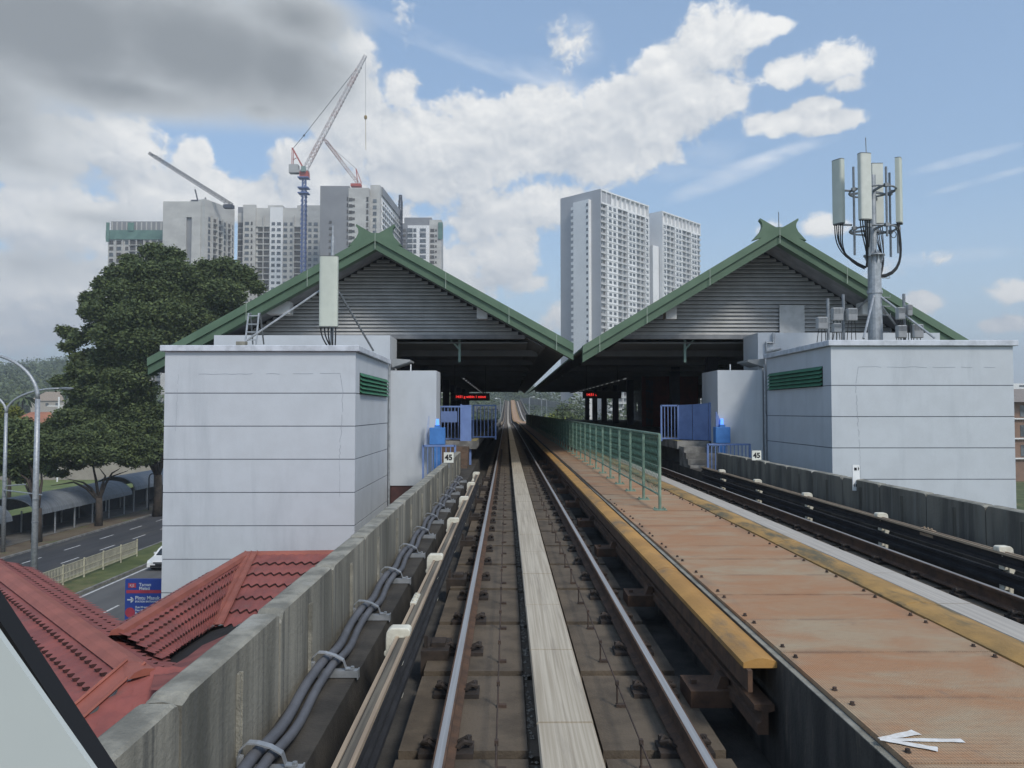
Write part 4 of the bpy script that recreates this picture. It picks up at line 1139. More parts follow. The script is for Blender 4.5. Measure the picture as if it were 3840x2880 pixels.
# near roof with a diagonal ridge
A, B = Vector((-4.72, 10.2, ZR)), Vector((-12.6, 18.6, ZR))
t = thing("tiled_roof", "near red tiled roof with a diagonal orange ridge beside the train window post", "roof", (A.x, A.y, ZR-2))
ab = (B-A).normalized(); dn = Vector((-ab.y, ab.x, 0))
if dn.y > 0: dn = -dn                                            # towards the viewer
dz_ = math.tan(R(24)); vv = Vector((-.36,-.93,0)).normalized(); va = A + ab*.35; vb = va + vv*6.6 - Vector((0,0,6.6*vv.dot(dn)*dz_))
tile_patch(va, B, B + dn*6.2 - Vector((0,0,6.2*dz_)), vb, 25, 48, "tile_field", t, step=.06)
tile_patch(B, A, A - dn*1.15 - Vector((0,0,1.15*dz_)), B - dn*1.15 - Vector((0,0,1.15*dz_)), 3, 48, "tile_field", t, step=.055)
q = MB(); q.prism([tuple(A + dn*x + Vector((0,0,z))) for x, z in ((-.20,.0),(-.12,.07),(0,.10),(.12,.07),(.20,.0))], (B-A)); q.build("ridge_cap", tilecap, t)
# valley band and the strip of tiles between it and the parapet
v0 = A + ab*.35 + Vector((0,0,-.02)); vdn = Vector((-.36,-.93,0)).normalized()
cosf = vdn.dot(dn); vdrop = cosf*math.tan(R(24))
v1 = v0 + vdn*6 + Vector((0,0,-6*vdrop)); vs = Vector((.93,-.36,0))
q = MB(); q.add([tuple(v0 - vs*.16 + Vector((0,0,.11))), tuple(v0 + vs*.16 + Vector((0,0,.13))), tuple(v1 + vs*.16 + Vector((0,0,.13))), tuple(v1 - vs*.16 + Vector((0,0,.11)))], [(0,1,2,3)])
for sgn in (-.16, .16): q.tube([tuple(v0 + vs*sgn + Vector((0,0,.13))), tuple(v1 + vs*sgn + Vector((0,0,.13)))], .025, 5)
q.build("valley_flashing", tilecap, t)
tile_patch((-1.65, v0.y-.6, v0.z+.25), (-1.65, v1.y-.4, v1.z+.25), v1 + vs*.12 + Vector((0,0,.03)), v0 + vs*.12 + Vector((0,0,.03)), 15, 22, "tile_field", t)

# ------------------------------------------------------------------ train window post at the lower left (we look out of the cab)
def plane_poly(uvs, y): return [P(u, v, y) for u, v in uvs]
t = thing("train_window_post", "pale slanted window post of the train cab with its black rubber seal", "window frame", P(0, 2600, .95))
a = plane_poly([(-14, 2190), (440, 2880), (640, 3190), (500, 3230), (372, 2880), (-40, 2260)], .95)
MB().prism([tuple(p) for p in a], (0, -.03, 0)).build("rubber_seal", black, t)
a = plane_poly([(-40, 2300), (366, 2880), (560, 3180), (-400, 3300), (-400, 1700)], .90)
MB().prism([tuple(p) for p in a], (0, -.008, 0)).build("post_panel", mat("pale_cab_panel", (.50,.53,.50), (.47,.50,.475), rough=.5, scale=2), t)

# ------------------------------------------------------------------ street
grassmat = mat("roadside_grass", (.115,.135,.05), (.065,.085,.03), rough=1, scale=.5, bump=.5, bscale=6, c3=(.19,.16,.08), s3=.25, t3=(.5,.7))
asph = mat("worn_asphalt", (.12,.12,.118), (.095,.095,.095), rough=.95, scale=.35, c3=(.075,.075,.077), s3=.12, t3=(.55,.7), stretch=(3,.5,1))
asphd = mat("dark_asphalt", (.055,.056,.06), (.042,.043,.046), rough=.95, scale=.4, stretch=(3,.5,1), c3=(.08,.075,.065), s3=.2)
dirt = mat("dry_verge_soil", (.15,.12,.08), (.115,.085,.058), rough=1, scale=.6, c3=(.10,.12,.045), s3=.3, t3=(.5,.65))
paint = mat("white_road_paint", (.62,.62,.60), (.42,.42,.41), rough=.9, scale=3)
kerbm = mat("grey_kerb", (.26,.255,.24), (.15,.148,.14), rough=.95, scale=2)
b = MB(); b.box(-1500, 1500, -60, 2300, GZ-1, GZ); b.build("ground", grassmat, kind="structure")
MB().box(-25.4, -15.0, -40, 260, GZ+.001, GZ+.004).build("road", asph, kind="structure")
MB().box(-37.2, -28.6, -40, 260, GZ+.001, GZ+.005).build("road", asphd, kind="structure")
b = MB(); b.box(-28.55, -25.65, -40, 260, GZ+.01, GZ+.12); b.build("median_strip", grassmat, kind="structure")
b = MB(); b.box(-40.0, -37.35, -40, 260, GZ+.01, GZ+.11); b.build("verge", dirt, kind="structure")
b = MB(); b.box(-44.2, -40.05, -40, 260, GZ+.01, GZ+.13); b.build("pavement", mat("old_pavement", (.15,.14,.125), (.10,.095,.085), scale=.8), kind="structure")
for x in (-25.63, -28.57, -37.33):
    q = MB(); y = -10
    while y < 200: q.box(x, x+.17 if x != -28.57 else x-.16+.0, y+.01, y+.99, GZ+.004, GZ+.15); y += 1.0
    q.build("kerb", kerbm, kind="structure")
q = MB()
q.box(-25.18, -25.02, -20, 250, GZ+.006, GZ+.008)
for k in range(-3, 40):
    q.box(-21.95, -21.82, 3 + 6.0*k + 2.2, 3 + 6.0*k + 5.0, GZ+.006, GZ+.008)
    for x in (-32.1, -34.9): q.box(x, x+.13, 3 + 5.3*k, 3 + 5.3*k + 2.3, GZ+.007, GZ+.009)
q.build("road_marking", paint, kind="structure")

# cream median fence
cream = mat("cream_fence_paint", (.52,.49,.36), (.40,.37,.27), rough=.7, scale=2)
t = thing("median_fence", "cream railing fence on the grass median between the two carriageways", "fence", (-27.6, 40, GZ+.1))
y = 58.1; fb = None
while y > 24:
    q = MB(); q.box(-27.64, -27.56, y-.04, y+.04, GZ+.1, GZ+1.40); q.build("fence_post", cream, t)
    q = MB()
    for zz in (GZ+.30, GZ+.80, GZ+1.28): q.box(-27.62, -27.58, y-2.35, y-.04, zz, zz+.05)
    k = y - .16
    while k > y - 2.36: q.box(-27.615, -27.585, k-.015, k+.015, GZ+.35, GZ+1.28); k -= .155
    q.build("fence_panel", cream, t); y -= 2.4

# car behind the left tower
def car(x, y, label, m):
    t = thing("parked_car", label, "car", (x, y, GZ)); z = GZ + .005
    sd = [(0,.28),(.02,.55),(.12,.70),(1.0,.86),(1.62,1.28),(2.1,1.42),(3.1,1.42),(3.75,1.10),(4.3,.98),(4.42,.80),(4.45,.35),(4.3,.22),(.15,.22)]
    q = MB(); n = len(sd); W_ = .86
    for xx, sc_ in ((-W_, .97), (-W_*.97, 1.0), (W_*.97, 1.0), (W_, .97)):
        for (a, h) in sd:
            tuck = .16 if h > .95 else 0
            q.v.append((x + xx*(1 - tuck*(h-.95)/.5), y + a + (.02 if abs(xx) == W_ else 0), z + h))
    for i in range(3):
        for k in range(n): q.f.append((i*n+k, i*n+(k+1) % n, (i+1)*n+(k+1) % n, (i+1)*n+k))
    q.f += [tuple(range(n)), tuple(range(3*n, 4*n))]
    bd = q.build("car_body", m, t)
    gl = mat("dark_car_glass", (.02,.025,.03), rough=.1, spec=.6)
    MB().add([(x-.70, y+1.05, z+.90), (x+.70, y+1.05, z+.90), (x+.60, y+1.58, z+1.275), (x-.60, y+1.58, z+1.275)], [(0,1,2,3)]).build("windscreen", gl, t)
    for v in bpy.data.objects[t.children[-1].name].data.vertices: v.co.y -= .012; v.co.z += .012
    for s in (-1, 1):
        q = MB(); q.prism([(x+s*.84, y+1.5, z+.92), (x+s*.84, y+3.6, z+1.0), (x+s*.775, y+3.0, z+1.34), (x+s*.775, y+1.95, z+1.34)], (s*.02,0,0)); q.build("side_window", gl, t)
        q = MB(); q.prism([(x+s*.83, y+.10, z+.56), (x+s*.45, y-.01, z+.56), (x+s*.45, y+.02, z+.70), (x+s*.80, y+.18, z+.73)], (0,-.02,.0)); q.build("headlight", mat("headlight_glass", (.75,.78,.8), rough=.15), t)
        q = MB(); q.box(x+s*.84-.05, x+s*.84+.05, y+1.35, y+1.5, z+.95, z+1.07); q.box(*sorted((x+s*.80, x+s*1.0)), y+1.38, y+1.5, z+.95, z+1.06); q.build("wing_mirror", m, t)
        for yy in (.85, 3.55):
            q = MB(); q.tube([(x+s*.70, y+yy, z+.31), (x+s*.87, y+yy, z+.31)], .31, 18); wl = q.build("wheel", black, t)
            q = MB(); q.tube([(x+s*.871, y+yy, z+.31), (x+s*.885, y+yy, z+.31)], .19, 12); q.build("rim", galv, wl)
    q = MB(); q.box(x-.40, x+.40, y-.025, y-.012, z+.52, z+.64); q.box(x-.62, x+.62, y-.02, y-.008, z+.28, z+.42); q.build("grille", black, t)
    q = MB(); q.box(x-.42, x+.42, y-.04, y-.026, z+.56, z+.575); q.box(x-.42, x+.42, y-.04, y-.026, z+.60, z+.615); q.build("grille_trim", galv, t)
    q = MB(); q.box(x-.26, x+.26, y-.036, y-.022, z+.42, z+.51); q.build("number_board", black, t)
    return t
car(-23.75, 53.2, "white saloon car on the near road, half hidden by the left white tower", mat("white_car_paint", (.72,.73,.72), (.70,.71,.70), rough=.25, spec=.5))

# blue direction sign
yS = 27.0
a, b_ = P(470, 2172, yS), P(470, 2337, yS)
x0, x1, zt, zb = a.x, P(606, 2172, yS).x, a.z, b_.z - .35
t = thing("direction_sign", "blue station entrance sign board with white lettering beside the left white tower", "sign", (x0, yS, GZ))
blu = mat("deep_blue_sign", (.035,.075,.33), (.03,.065,.29), rough=.5, scale=1)
MB().box(x0, x1, yS, yS+.12, zb, zt).build("sign_board", blu, t)
for xx in (x0+.12, x1-.2): MB().box(xx, xx+.09, yS+.125, yS+.22, GZ, zt-.1).build("sign_post", galvdark, t)
wt = mat("white_sign_letter", (.74,.77,.82), rough=.6); rd = mat("red_sign_mark", (.50,.06,.09), rough=.6)
W2 = lambda u, v: P(u/1.7015, 2000 + v/1.7015, yS - .008)
def stext(s_, u, v, h, al='LEFT', m=wt):
    p = W2(u, v); text_mesh(s_, h/1.7015/F*yS*1.16, "sign_lettering", m, t, p, (1,0,0), (0,0,1), .001, align=al, bold=.003)
q = MB(); c0_, c1_ = W2(818, 347), W2(868, 318); q.box(c0_.x, c1_.x, yS-.012, yS-.001, c0_.z, c1_.z); q.build("line_badge", rd, t)
p = W2(843, 333); text_mesh("KJ2", .115, "sign_lettering", wt, t, p + Vector((0,-.008,0)), (1,0,0), (0,0,1), .001)
stext("Taman", 887, 328, 24); stext("Melati", 887, 352, 24)
q = MB(); c0_, c1_ = W2(806, 382), W2(1010, 362); q.box(c0_.x, x1-.005, yS-.010, yS-.001, c0_.z, c1_.z); q.build("red_band", rd, t)
stext("Pintu Masuk", 862, 413, 27); stext("STATION ENTRANCE", 862, 436, 13)
q = MB(); s0, s1 = W2(812, 424), W2(852, 424); q.bar(s0, s1, .004, .045); q.bar(s1, W2(834, 408), .004, .045); q.bar(s1, W2(834, 440), .004, .045); q.build("arrow_mark", wt, t)
q = MB(); c = W2(829, 505); q.tube([c, c + Vector((0,.007,0))], .17, 20); q.build("round_badge", rd, t)
for i, s_ in enumerate(("Zon Mengambil", "Dan Menurunkan", "Penumpang")): stext(s_, 862, 472 + 19*i, 15)

# lamp posts
def lamp(x, y, arm, label, h, r0, s_):
    t = thing("street_lamp", label, "street lamp", (x, y, GZ))
    MB().tube([(x,y,GZ+.1),(x,y,GZ+h*.45),(x,y,GZ+h*.82)], [r0, r0*.86, r0*.70], 12).build("lamp_post", galv, t, smooth=True)
    for sgn, L, H in arm:
        pts = []
        for k in range(13):
            a = k/12; pts.append((x + sgn*L*(1 - math.cos(a*math.pi/2)) , y, GZ + h*.82 + H*math.sin(a*math.pi/2)))
        MB().tube(pts, [r0*.62*(1-.4*k/12) for k in range(13)], 10).build("lamp_arm", galv, t, smooth=True)
        e = Vector(pts[-1]); q = MB(); q.ball((e.x + sgn*.5, y, e.z + .0), (.62, .16, .10), 6); hd = q.build("lamp_head", galvdark, t, smooth=True)
        q = MB(); q.ball((e.x + sgn*.58, y, e.z-.04), (.42, .125, .08), 6); q.build("lamp_glass", mat("lamp_glass", (.55,.57,.58), rough=.2), hd, smooth=True)
    for zz in (.33, .42): 
        q = MB(); q.cyl((x, y, GZ + h*zz), r0*1.0, .06, 12); q.build("post_band", galvdark, t)
    return t
c = G(150, 2262, GZ)
lamp(-26.5, 43.7, [(-1, 3.4, 2.6)], "near grey lamp post with a high curved arm behind the tiled roof", 14.2, .185, 1)
lamp(-38.8, 60.0, [(1, 4.1, 1.9), (-1, 3.2, 1.9)], "thinner two-armed lamp post on the far verge at the left edge", 13.2, .165, 1)
q = MB(); a = P(20, 1822, 60); b_ = P(148, 1832, 44.2); q.tube([(-38.7,60,a.z), (a.x+2.4, 58.6, a.z+.25)], .05, 6); q.tube([(-38.7,59.8,a.z-.3), (-34.0, 56.8, a.z-.35)], .05, 6)
o_ = q.build("banner_arm", galv, bpy.data.objects["street_lamp.001"])

# covered walkway with barrel roofs
cov = mat("grey_ribbed_roofing", (.20,.22,.24), (.15,.165,.18), rough=.6, scale=1, stretch=(.6,6,.6), c3=(.11,.12,.125), s3=.4)
def canopy(y0, y1, label, z_eave=-6.95):
    t = thing("covered_walkway", label, "canopy", (-41.8, y0, GZ))
    n = 12; x0, x1 = -44.6, -40.0; pts = []
    for i in range(n + 1):
        a = math.pi * i / n; pts.append(((x0+x1)/2 - (x1-x0)/2*math.cos(a), z_eave + 1.5*math.sin(a)))
    q = MB(); k0 = 0
    ys = np.arange(y0, y1 + .01, .5)
    for j, y in enumerate(ys):
        for (x, z) in pts: q.v.append((x, y, z + (.015 if j % 2 else 0)))
    for j in range(len(ys)-1):
        for i in range(n): q.f.append((j*(n+1)+i, j*(n+1)+i+1, (j+1)*(n+1)+i+1, (j+1)*(n+1)+i))
    q.build("barrel_roof", cov, t)
    q = MB(); q.tube([(x, y0, z) for x, z in pts], .05, 5); q.build("end_arch", galvdark, t)
    y = y0 + .3
    while y < y1:
        for x in (-40.3, -43.3): MB().box(x-.05, x+.05, y-.05, y+.05, GZ+.1, z_eave).build("canopy_post", galv, t)
        y += 3.1
    q = MB(); q.box(-43.5, -43.45, y0, y1, GZ+.1, z_eave-.3); q.build("back_screen", mat("dark_screen", (.05,.055,.06), rough=.9), t)
canopy(52, 63.3, "nearer arched section of the grey covered walkway at the left edge")
canopy(66, 83, "middle section of the grey covered walkway behind the forked tree")
canopy(83.6, 118, "farther section of the grey covered walkway running behind the big tree", -6.6)
tag(MB().box(-95, -42, 124, 124.6, GZ, GZ+3.4).build("boundary_wall", mat("beige_wall", (.36,.33,.28), (.30,.27,.23), rough=.95, scale=.4)), "long beige boundary wall beyond the grass field", "wall")
f = MB(); f.box(-100, -45, 60, 123, GZ+.005, GZ+.03); f.build("grass_field", mat("bright_field_grass", (.15,.18,.06), (.10,.135,.045), rough=1, scale=.3), kind="structure")
tag(MB().tube([(-39.2,85,GZ),(-39.2,85,GZ+3.6),(-39.1,85,GZ+3.95),(-38.9,85,GZ+4.1),(-38.65,85,GZ+4.05),(-38.55,85,GZ+3.75)], .07, 7).build("small_lamp", darkwire), "small dark hooked lamp post by the covered walkway", "street lamp")
# ------------------------------------------------------------------ apartment towers
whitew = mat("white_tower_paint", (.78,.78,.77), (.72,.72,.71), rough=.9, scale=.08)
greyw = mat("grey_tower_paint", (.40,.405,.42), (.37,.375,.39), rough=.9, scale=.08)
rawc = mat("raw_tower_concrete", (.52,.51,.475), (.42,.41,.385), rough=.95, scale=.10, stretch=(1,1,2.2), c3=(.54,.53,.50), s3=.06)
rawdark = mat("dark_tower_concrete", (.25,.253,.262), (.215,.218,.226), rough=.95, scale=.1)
balc = mat("shaded_balcony_grey", (.46,.46,.455), (.38,.38,.375), rough=.9, scale=.2)
openm = mat("open_dark_floor", (.12,.112,.10), (.055,.052,.048), rough=1, scale=.25)
glassm = mat("dark_tower_glass", (.15,.165,.175), (.06,.07,.075), rough=.25, scale=.35, spec=.5)
netm = mat("green_safety_net", (.13,.23,.19), (.09,.17,.14), rough=.9, scale=.3)
FH = 3.0
class Tower:
    """axis e1 along the long front, n = outward normal of that front; origin = the nearest corner"""
    def __init__(s, label, o, e1, zt, cat="apartment tower"):
        s.o = Vector((o[0], o[1], 0)); s.e = Vector((e1[0], e1[1], 0)).normalized(); s.zt = zt
        s.t = thing("apartment_tower", label, cat, (o[0], o[1], GZ)); s.win = []; s.m = {}
    def frame(s, side):
        """local frames: side 'f' = front (a along e, b outwards), 'g' = gable (a along the other way)"""
        n = Vector((s.e.y, -s.e.x, 0))
        return (s.o, s.e, n) if side == 'f' else (s.o, -n, -s.e)
    def box(s, nm, m, side, a0, a1, b0, b1, z0, z1):
        o, e, n = s.frame(side)
        s.m.setdefault((nm, m.name), (MB(), m))[0].obox(o, e, n, a0, a1, b0, b1, z0, z1)
    def window(s, side, a, z, w_, h, b=.0, m=None):
        s.win.append((z, side, a, w_, h, b, m or glassm))
    def done(s):
        for (nm, _), (mb, m) in s.m.items(): mb.build(nm, m, s.t)
        s.win.sort(key=lambda q: -q[0])
        shared = {}
        rest = {}
        for i, (z, side, a, w_, h, b, m) in enumerate(s.win):
            o, e, n = s.frame(side)
            if i < 96:
                key = (side, w_, h, m.name, b)
                if key not in shared:
                    q = MB(); q.obox(Vector((0,0,0)), e, n, -w_/2, w_/2, .005, .05, -h/2, h/2); k = "window"
                    q.obox(Vector((0,0,0)), e, n, -w_/2-.12, w_/2+.12, .004, .22, -h/2-.16, -h/2-.02)
                    c = q.build("window", m); c.parent = s.t; shared[key] = c
                else:
                    c = shared[key].copy(); col.objects.link(c); c.parent = s.t
                c.location = (o + e*a + n*b + Vector((0,0,z))) - OFF[s.t.name]
            else:
                rest.setdefault(m.name, (MB(), m))[0].obox(o + n*b, e, n, a-w_/2, a+w_/2, .005, .05, z-h/2, z+h/2)
        for mb, m in rest.values(): mb.build("window", m, s.t, kind="stuff")

def condo(label, C, e1, L1, L2, zt, bays, seed, gm=greyw):
    T = Tower(label, C, e1, zt)
    zr = zt - 6.6
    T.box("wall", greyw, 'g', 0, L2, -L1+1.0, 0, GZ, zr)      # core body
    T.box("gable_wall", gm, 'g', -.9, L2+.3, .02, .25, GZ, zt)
    # crown: recessed wall with fins under a top band
    T.box("crown", whitew, 'f', .3, L1-.3, -8, -.6, zr, zt-.5); T.box("crown", whitew, 'f', .27, L1, -.5, .9, zt-.6, zt); T.box("crown", whitew, 'f', .27, L1, -.5, .95, zr-.3, zr+.5)
    nf = 11
    for k in range(nf): T.box("crown_fin", whitew, 'f', .4 + (L1-.9)*k/(nf-1), .75 + (L1-.9)*k/(nf-1), -.5, .85, zr+.52, zt-.62)
    rs = random.Random(seed)
    nfl = int((zr - GZ - 4) / FH)
    for a0f, a1f, kind in bays:
        a0, a1 = a0f*L1 + .27, a1f*L1
        if kind == 'w': T.box("bay_wall_air_units", whitew, 'f', a0, a1, .01, .9, GZ, zr-.31)
        else: T.box("balcony_back", balc, 'f', a0+.01, a1-.01, .005, .05, GZ, zr-.31)
        for i in range(nfl):
            zf = zr - FH*(i+1)
            if kind == 'w':
                n_ = 2 if a1-a0 > 5 else 1
                for j in range(n_):
                    T.window('f', a0 + (a1-a0)*((.30, .70)[j] if n_ == 2 else .45), zf + 1.65, 2.1, 1.45, .9)
                T.box("bay_wall_air_units", whitew, 'f', a0-.05, a1+.05, .905, 1.15, zf-.12, zf+.22)
                T.box("bay_wall_air_units", whitew, 'f', a0+.35, a0+1.0, .905, 1.2, zf+.9, zf+1.6)  # air-conditioning units, merged into the same mesh as the bay's wall
            else:
                T.box("balcony_slab", whitew, 'f', a0+.03, a1-.03, .06, .80, zf-.10, zf+.12)
                T.box("balcony_rail", balc, 'f', a0+.03, a1-.03, .66, .72, zf+.125, zf+.95)
                T.window('f', a0 + (a1-a0)*.28, zf+1.35, (a1-a0)*.34, 2.1, .05); T.window('f', a0 + (a1-a0)*.74, zf+1.35, (a1-a0)*.34, 2.1, .05, openm if rs.random() < .5 else glassm)
                if (a1-a0) > 5: T.box("balcony_fin", whitew, 'f', (a0+a1)/2-.12, (a0+a1)/2+.12, .06, .85, zf+.13, zf+2.9)
    # stair core on the gable: pale column with notched edge
    if gm is not greyw:
        T.box('side_wing', whitew, 'f', -6.5, -1.0, -12, -1.0, GZ, zt-19); T.done(); return T
    g0, g1 = L2*.20, L2*.60
    T.box("stair_core", whitew, 'g', g0, g1, .26, 2.3, GZ, zt-4.3)
    for i in range(int((zt-GZ-10)/FH)):
        zf = zr - FH*(i+1) + 3
        T.box("stair_balcony", whitew, 'g', g1+.01, g1+1.5, .26, 2.2, zf-1.2, zf+.2)
        T.window('g', g0+.9, zf-.2, 1.1, 1.3, 2.3)
    T.box("roof_rim", greyw, 'g', -.3, L2, -8, -.0, zr+.2, zt-.05)
    T.done()
    return T
B1 = [(0,.11,'b'),(.11,.335,'w'),(.335,.53,'b'),(.53,.72,'w'),(.72,.905,'b'),(.905,1,'w')]
B2 = [(0,.10,'w'),(.10,.30,'b'),(.30,.50,'w'),(.50,.72,'b'),(.72,.90,'w'),(.90,1,'b')]
condo("tallest finished white apartment tower with finned crown and grey side, centre of the photo", (44.5,365), (.691,.722), 41.5, 23.7, 108.3, B1, 1)
condo("shorter white apartment tower partly behind the tallest finished white tower", (82,404), (.60,.62), 39.5, 24.0, 108.0, B2, 2, whitew)

def slab_tower(label, u0, u1, vtop, D, specs, mw, depth=18, e1=(1,0), L=None, notch=()):
    a = P(u0, vtop, D); b = P(u1, vtop, D)
    T = Tower(label, (a.x, D), e1, a.z); L = L or (b.x - a.x)
    return T, L
def fill(T, side, a0, a1, zt, rows, pat, b=.02, wm=None, z0=-4):
    """pat: list of (fraction, width, height); one window each per storey"""
    for i in range(rows):
        zf = zt - FH*(i+1)
        for (f, w_, h) in pat: T.window(side, a0 + (a1-a0)*f, zf+1.5, w_, h, b, wm)
# A: low-left block with green safety net
T, L = slab_tower("leftmost unfinished grey apartment block with a green safety net round its top", 407, 640, 829, 377, [], rawc)
zt = T.zt
T.box("wall", rawc, 'f', 0, L, -16, 0, GZ, zt-5); T.box("top_slab", rawdark, 'f', 1, L, -15, -.5, zt-4.9, zt)
for k in range(12): T.box("top_column", rawc, 'f', 1.5 + k*2.4, 2.0 + k*2.4, -.45, .0, zt-4.9, zt-.4)
T.box("safety_net", netm, 'f', -.9, L, .25, .75, zt-9.2, zt-4.6); T.box("safety_net", netm, 'f', -.5, 1.0, .76, 1.3, zt-10.5, zt-1.0); T.box("safety_net", netm, 'f', 10, 13, .76, 1.2, zt-5, zt-1)
for i in range(24):
    zf = zt - 9 - FH*(i+1)
    for (a, w_) in ((1.6,2.0),(5.2,2.4),(9.2,1.6),(12.3,3.0),(15.8,3.0),(19.2,1.4),(22.6,1.8),(26,2.4)):
        T.window('f', a, zf+1.5, w_, 1.7 if w_ < 2.9 else 2.5, .02, openm if w_ > 2.9 or (i*7+int(a)) % 3 else glassm)
    T.box("pilaster_and_ledge", rawc, 'f', 10.6, 17.6, .03, .9, zf-.12, zf+.13)  # floor ledges, merged into one mesh with the pilasters
for a in (4.0, 7.4, 10.5, 14.0, 17.7, 20.8, 24.4): T.box("pilaster_and_ledge", rawc, 'f', a-.2, a+.2, .03, .6, GZ, zt-9.3)
T.done()
# B: tall bare block, blank front and windowed right side
T, L = slab_tower("bare grey concrete tower block carrying the dark grey lattice crane", 612, 760, 755, 363, [], rawc)
zt = T.zt
T.box("wall", rawc, 'f', 0, 11.0, -10, 0, GZ, zt); T.box("wall_recess", rawdark, 'f', 11.02, 13.6, -10, -1.2, GZ, zt-7.5); T.box("wall", rawc, 'f', 11.0, 13.62, -9, -.02, zt-7.5, zt); T.box("wall", rawc, 'f', 13.62, L-.8, -10, .01, GZ, zt)
T.box("corner_bay", rawdark, 'f', L-.78, L+1.3, -10, -.9, GZ, zt-1.5)
for i in range(30):
    T.window('f', L+.25, zt - 5 - FH*i, 1.7, 1.7, -.88, openm); T.box("corner_slab", rawc, 'f', L-.76, L+1.28, -.88, -.2, zt-3.3-FH*i, zt-2.8-FH*i)
# side wing running away from us
o2 = T.o + Vector((L+1.32, 0, 0)); e2 = Vector((.326, .945, 0))
T.done()
T = Tower("windowed side wing of the bare tower block under the dark grey crane", (o2.x, o2.y), e2, zt+1.2)
LW = 21
T.box("wall", rawc, 'f', 0, LW, -9, 0, GZ, T.zt); T.box("front_wall", rawc, 'g', -.02, 7.5, .01, .3, GZ, T.zt-.1)
for i in range(28):
    zf = T.zt - 7.5 - FH*(i+1)
    for a, w_, wm in ((2.8,1.5,glassm),(6.3,2.6,openm),(10.0,2.6,openm),(13.4,2.2,glassm),(16.3,2.8,openm),(19.3,1.6,glassm)): T.window('f', a, zf+1.5, w_, 1.9, .02, wm)
    for a in (6.3, 10.0, 16.3): T.box("pilaster_and_ledge", rawc, 'f', a-1.7, a+1.7, .03, .8, zf-.1, zf+.3)  # ledges at each storey, sharing the mesh of the pilasters
for a in (4.4, 8.2, 11.9, 14.9, 18): T.box("pilaster_and_ledge", rawc, 'f', a-.25, a+.25, .03, .9, GZ, T.zt-7)
T.done()
# C: long middle block with one painted white strip
T, L = slab_tower("long unfinished middle block with one white painted strip behind the blue crane mast", 887, 1216, 772, 386, [], rawc)
zt = T.zt
sx = L / 329.0
q = lambda px: (px - 887) * sx
T.box("wall", rawc, 'f', q(915), L, -14, 0, GZ, zt-1); T.box("left_wing", rawc, 'f', q(887), q(914), -14, -2, GZ, zt-3); T.box("left_cap", rawdark, 'f', q(887), q(912), -12, -2.1, zt-2.9, zt)
T.box("bare_column", rawc, 'f', q(915), q(962), .01, 1.2, GZ, zt+.3)
T.box("white_strip", whitew, 'f', q(1014), q(1062), .01, .5, GZ, zt-.8); T.box("roof_box", rawc, 'f', q(1000), q(1055), -9, -2, zt-1, zt+.9); T.box("roof_box", rawc, 'f', q(1110), L, -9, -2, zt-1, zt+.9)
for i in range(29):
    zf = zt - 7.6 - FH*(i+1)
    for px, w_, b, wm in ((899,2.6,-1.97,openm),(930,2.1,1.2,glassm),(948,.8,1.2,openm),(979,2.7,.02,openm),(1001,2.7,.02,openm),(1027,1.7,.5,glassm),(1048,1.9,.5,glassm),(1071,1.9,.02,glassm),(1093,1.2,.02,glassm),(1117,3.4,.02,openm),(1163,1.6,.02,glassm),(1185,2.0,.02,glassm),(1207,1.6,.02,glassm)):
        if wm is openm and px > 960 and i < 1: continue
        T.window('f', q(px), zf+1.5, w_, 2.2 if w_ > 2.5 else 1.4, b, wm)
    T.box("pilaster_and_ledge", rawc, 'f', q(963), q(1013), .03, .7, zf-.1, zf+.35); T.box("pilaster_and_ledge", rawc, 'f', q(1104), q(1130), .03, .6, zf-.1, zf+.3)  # horizontal floor ledges, kept with the upright pilasters
for px in (990, 1104, 1131, 1150): T.box("pilaster_and_ledge", rawc, 'f', q(px)-.2, q(px)+.2, .03, .8, GZ, zt-5)
T.done()
# D: tall block with a dark gable and a receding balcony front
T, L = slab_tower("tall unfinished tower with a dark grey blank side, left of the station gable", 1201, 1310, 697, 358, [], rawdark)
zt = T.zt; Lg = L
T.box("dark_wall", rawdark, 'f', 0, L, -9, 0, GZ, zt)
for i in range(10):
    T.window('f', L*.36, zt-17-FH*i*1.0, 1.3, 1.0, .02, openm)
for i in range(26): T.window('f', L-.3, zt-6-FH*i, 1.6, 1.5, .02, openm)
T.done()
T2 = Tower("pale bare concrete end and balcony side of the tall unfinished tower", (P(1383, 690, 357).x, 357), (.06, 1), P(0, 692, 357).z)
zt = T2.zt
T2.box("wall", rawc, 'g', .0, 9.6, -52, 0, GZ, zt-1.2); T2.box("stepped_wall", rawc, 'g', -4.6, -.02, -52, -3, GZ, zt+1.0); T2.box("roof_beam", rawdark, 'f', 6, 53, 4.62, 5.2, zt-3, zt+.9)
for i in range(28):
    zf = zt - 5 - FH*(i+1)
    T2.window('g', 8.6, zf+1.5, 1.6, 1.4, .02, openm); T2.window('g', 7.2, zf+1.5, 1.3, .9, .02, openm); T2.window('g', .6, zf+1.5, 1.0, 2.0, .02, openm); T2.window('g', -2.2, zf+1.5, 1.7, 1.5, -2.98, glassm)
    for a in np.arange(9, 52, 4.6): T2.window('f', a, zf+1.4, 2.4, 1.7, 5.05, openm if int(a) % 2 else glassm)
    T2.box("front_band", whitew, 'f', 6, 30, 4.65, 5.6, zf-.2, zf+.6); T2.box("front_band", rawc, 'f', 30.02, 52, 4.65, 5.5, zf-.2, zf+.6)
T2.box("front_wall", whitew, 'f', 6, 30, 4.64, 5.0, GZ, zt-4.5); T2.box("front_wall", rawc, 'f', 30.02, 52, 4.64, 5.0, GZ, zt-4.5)
T2.done()
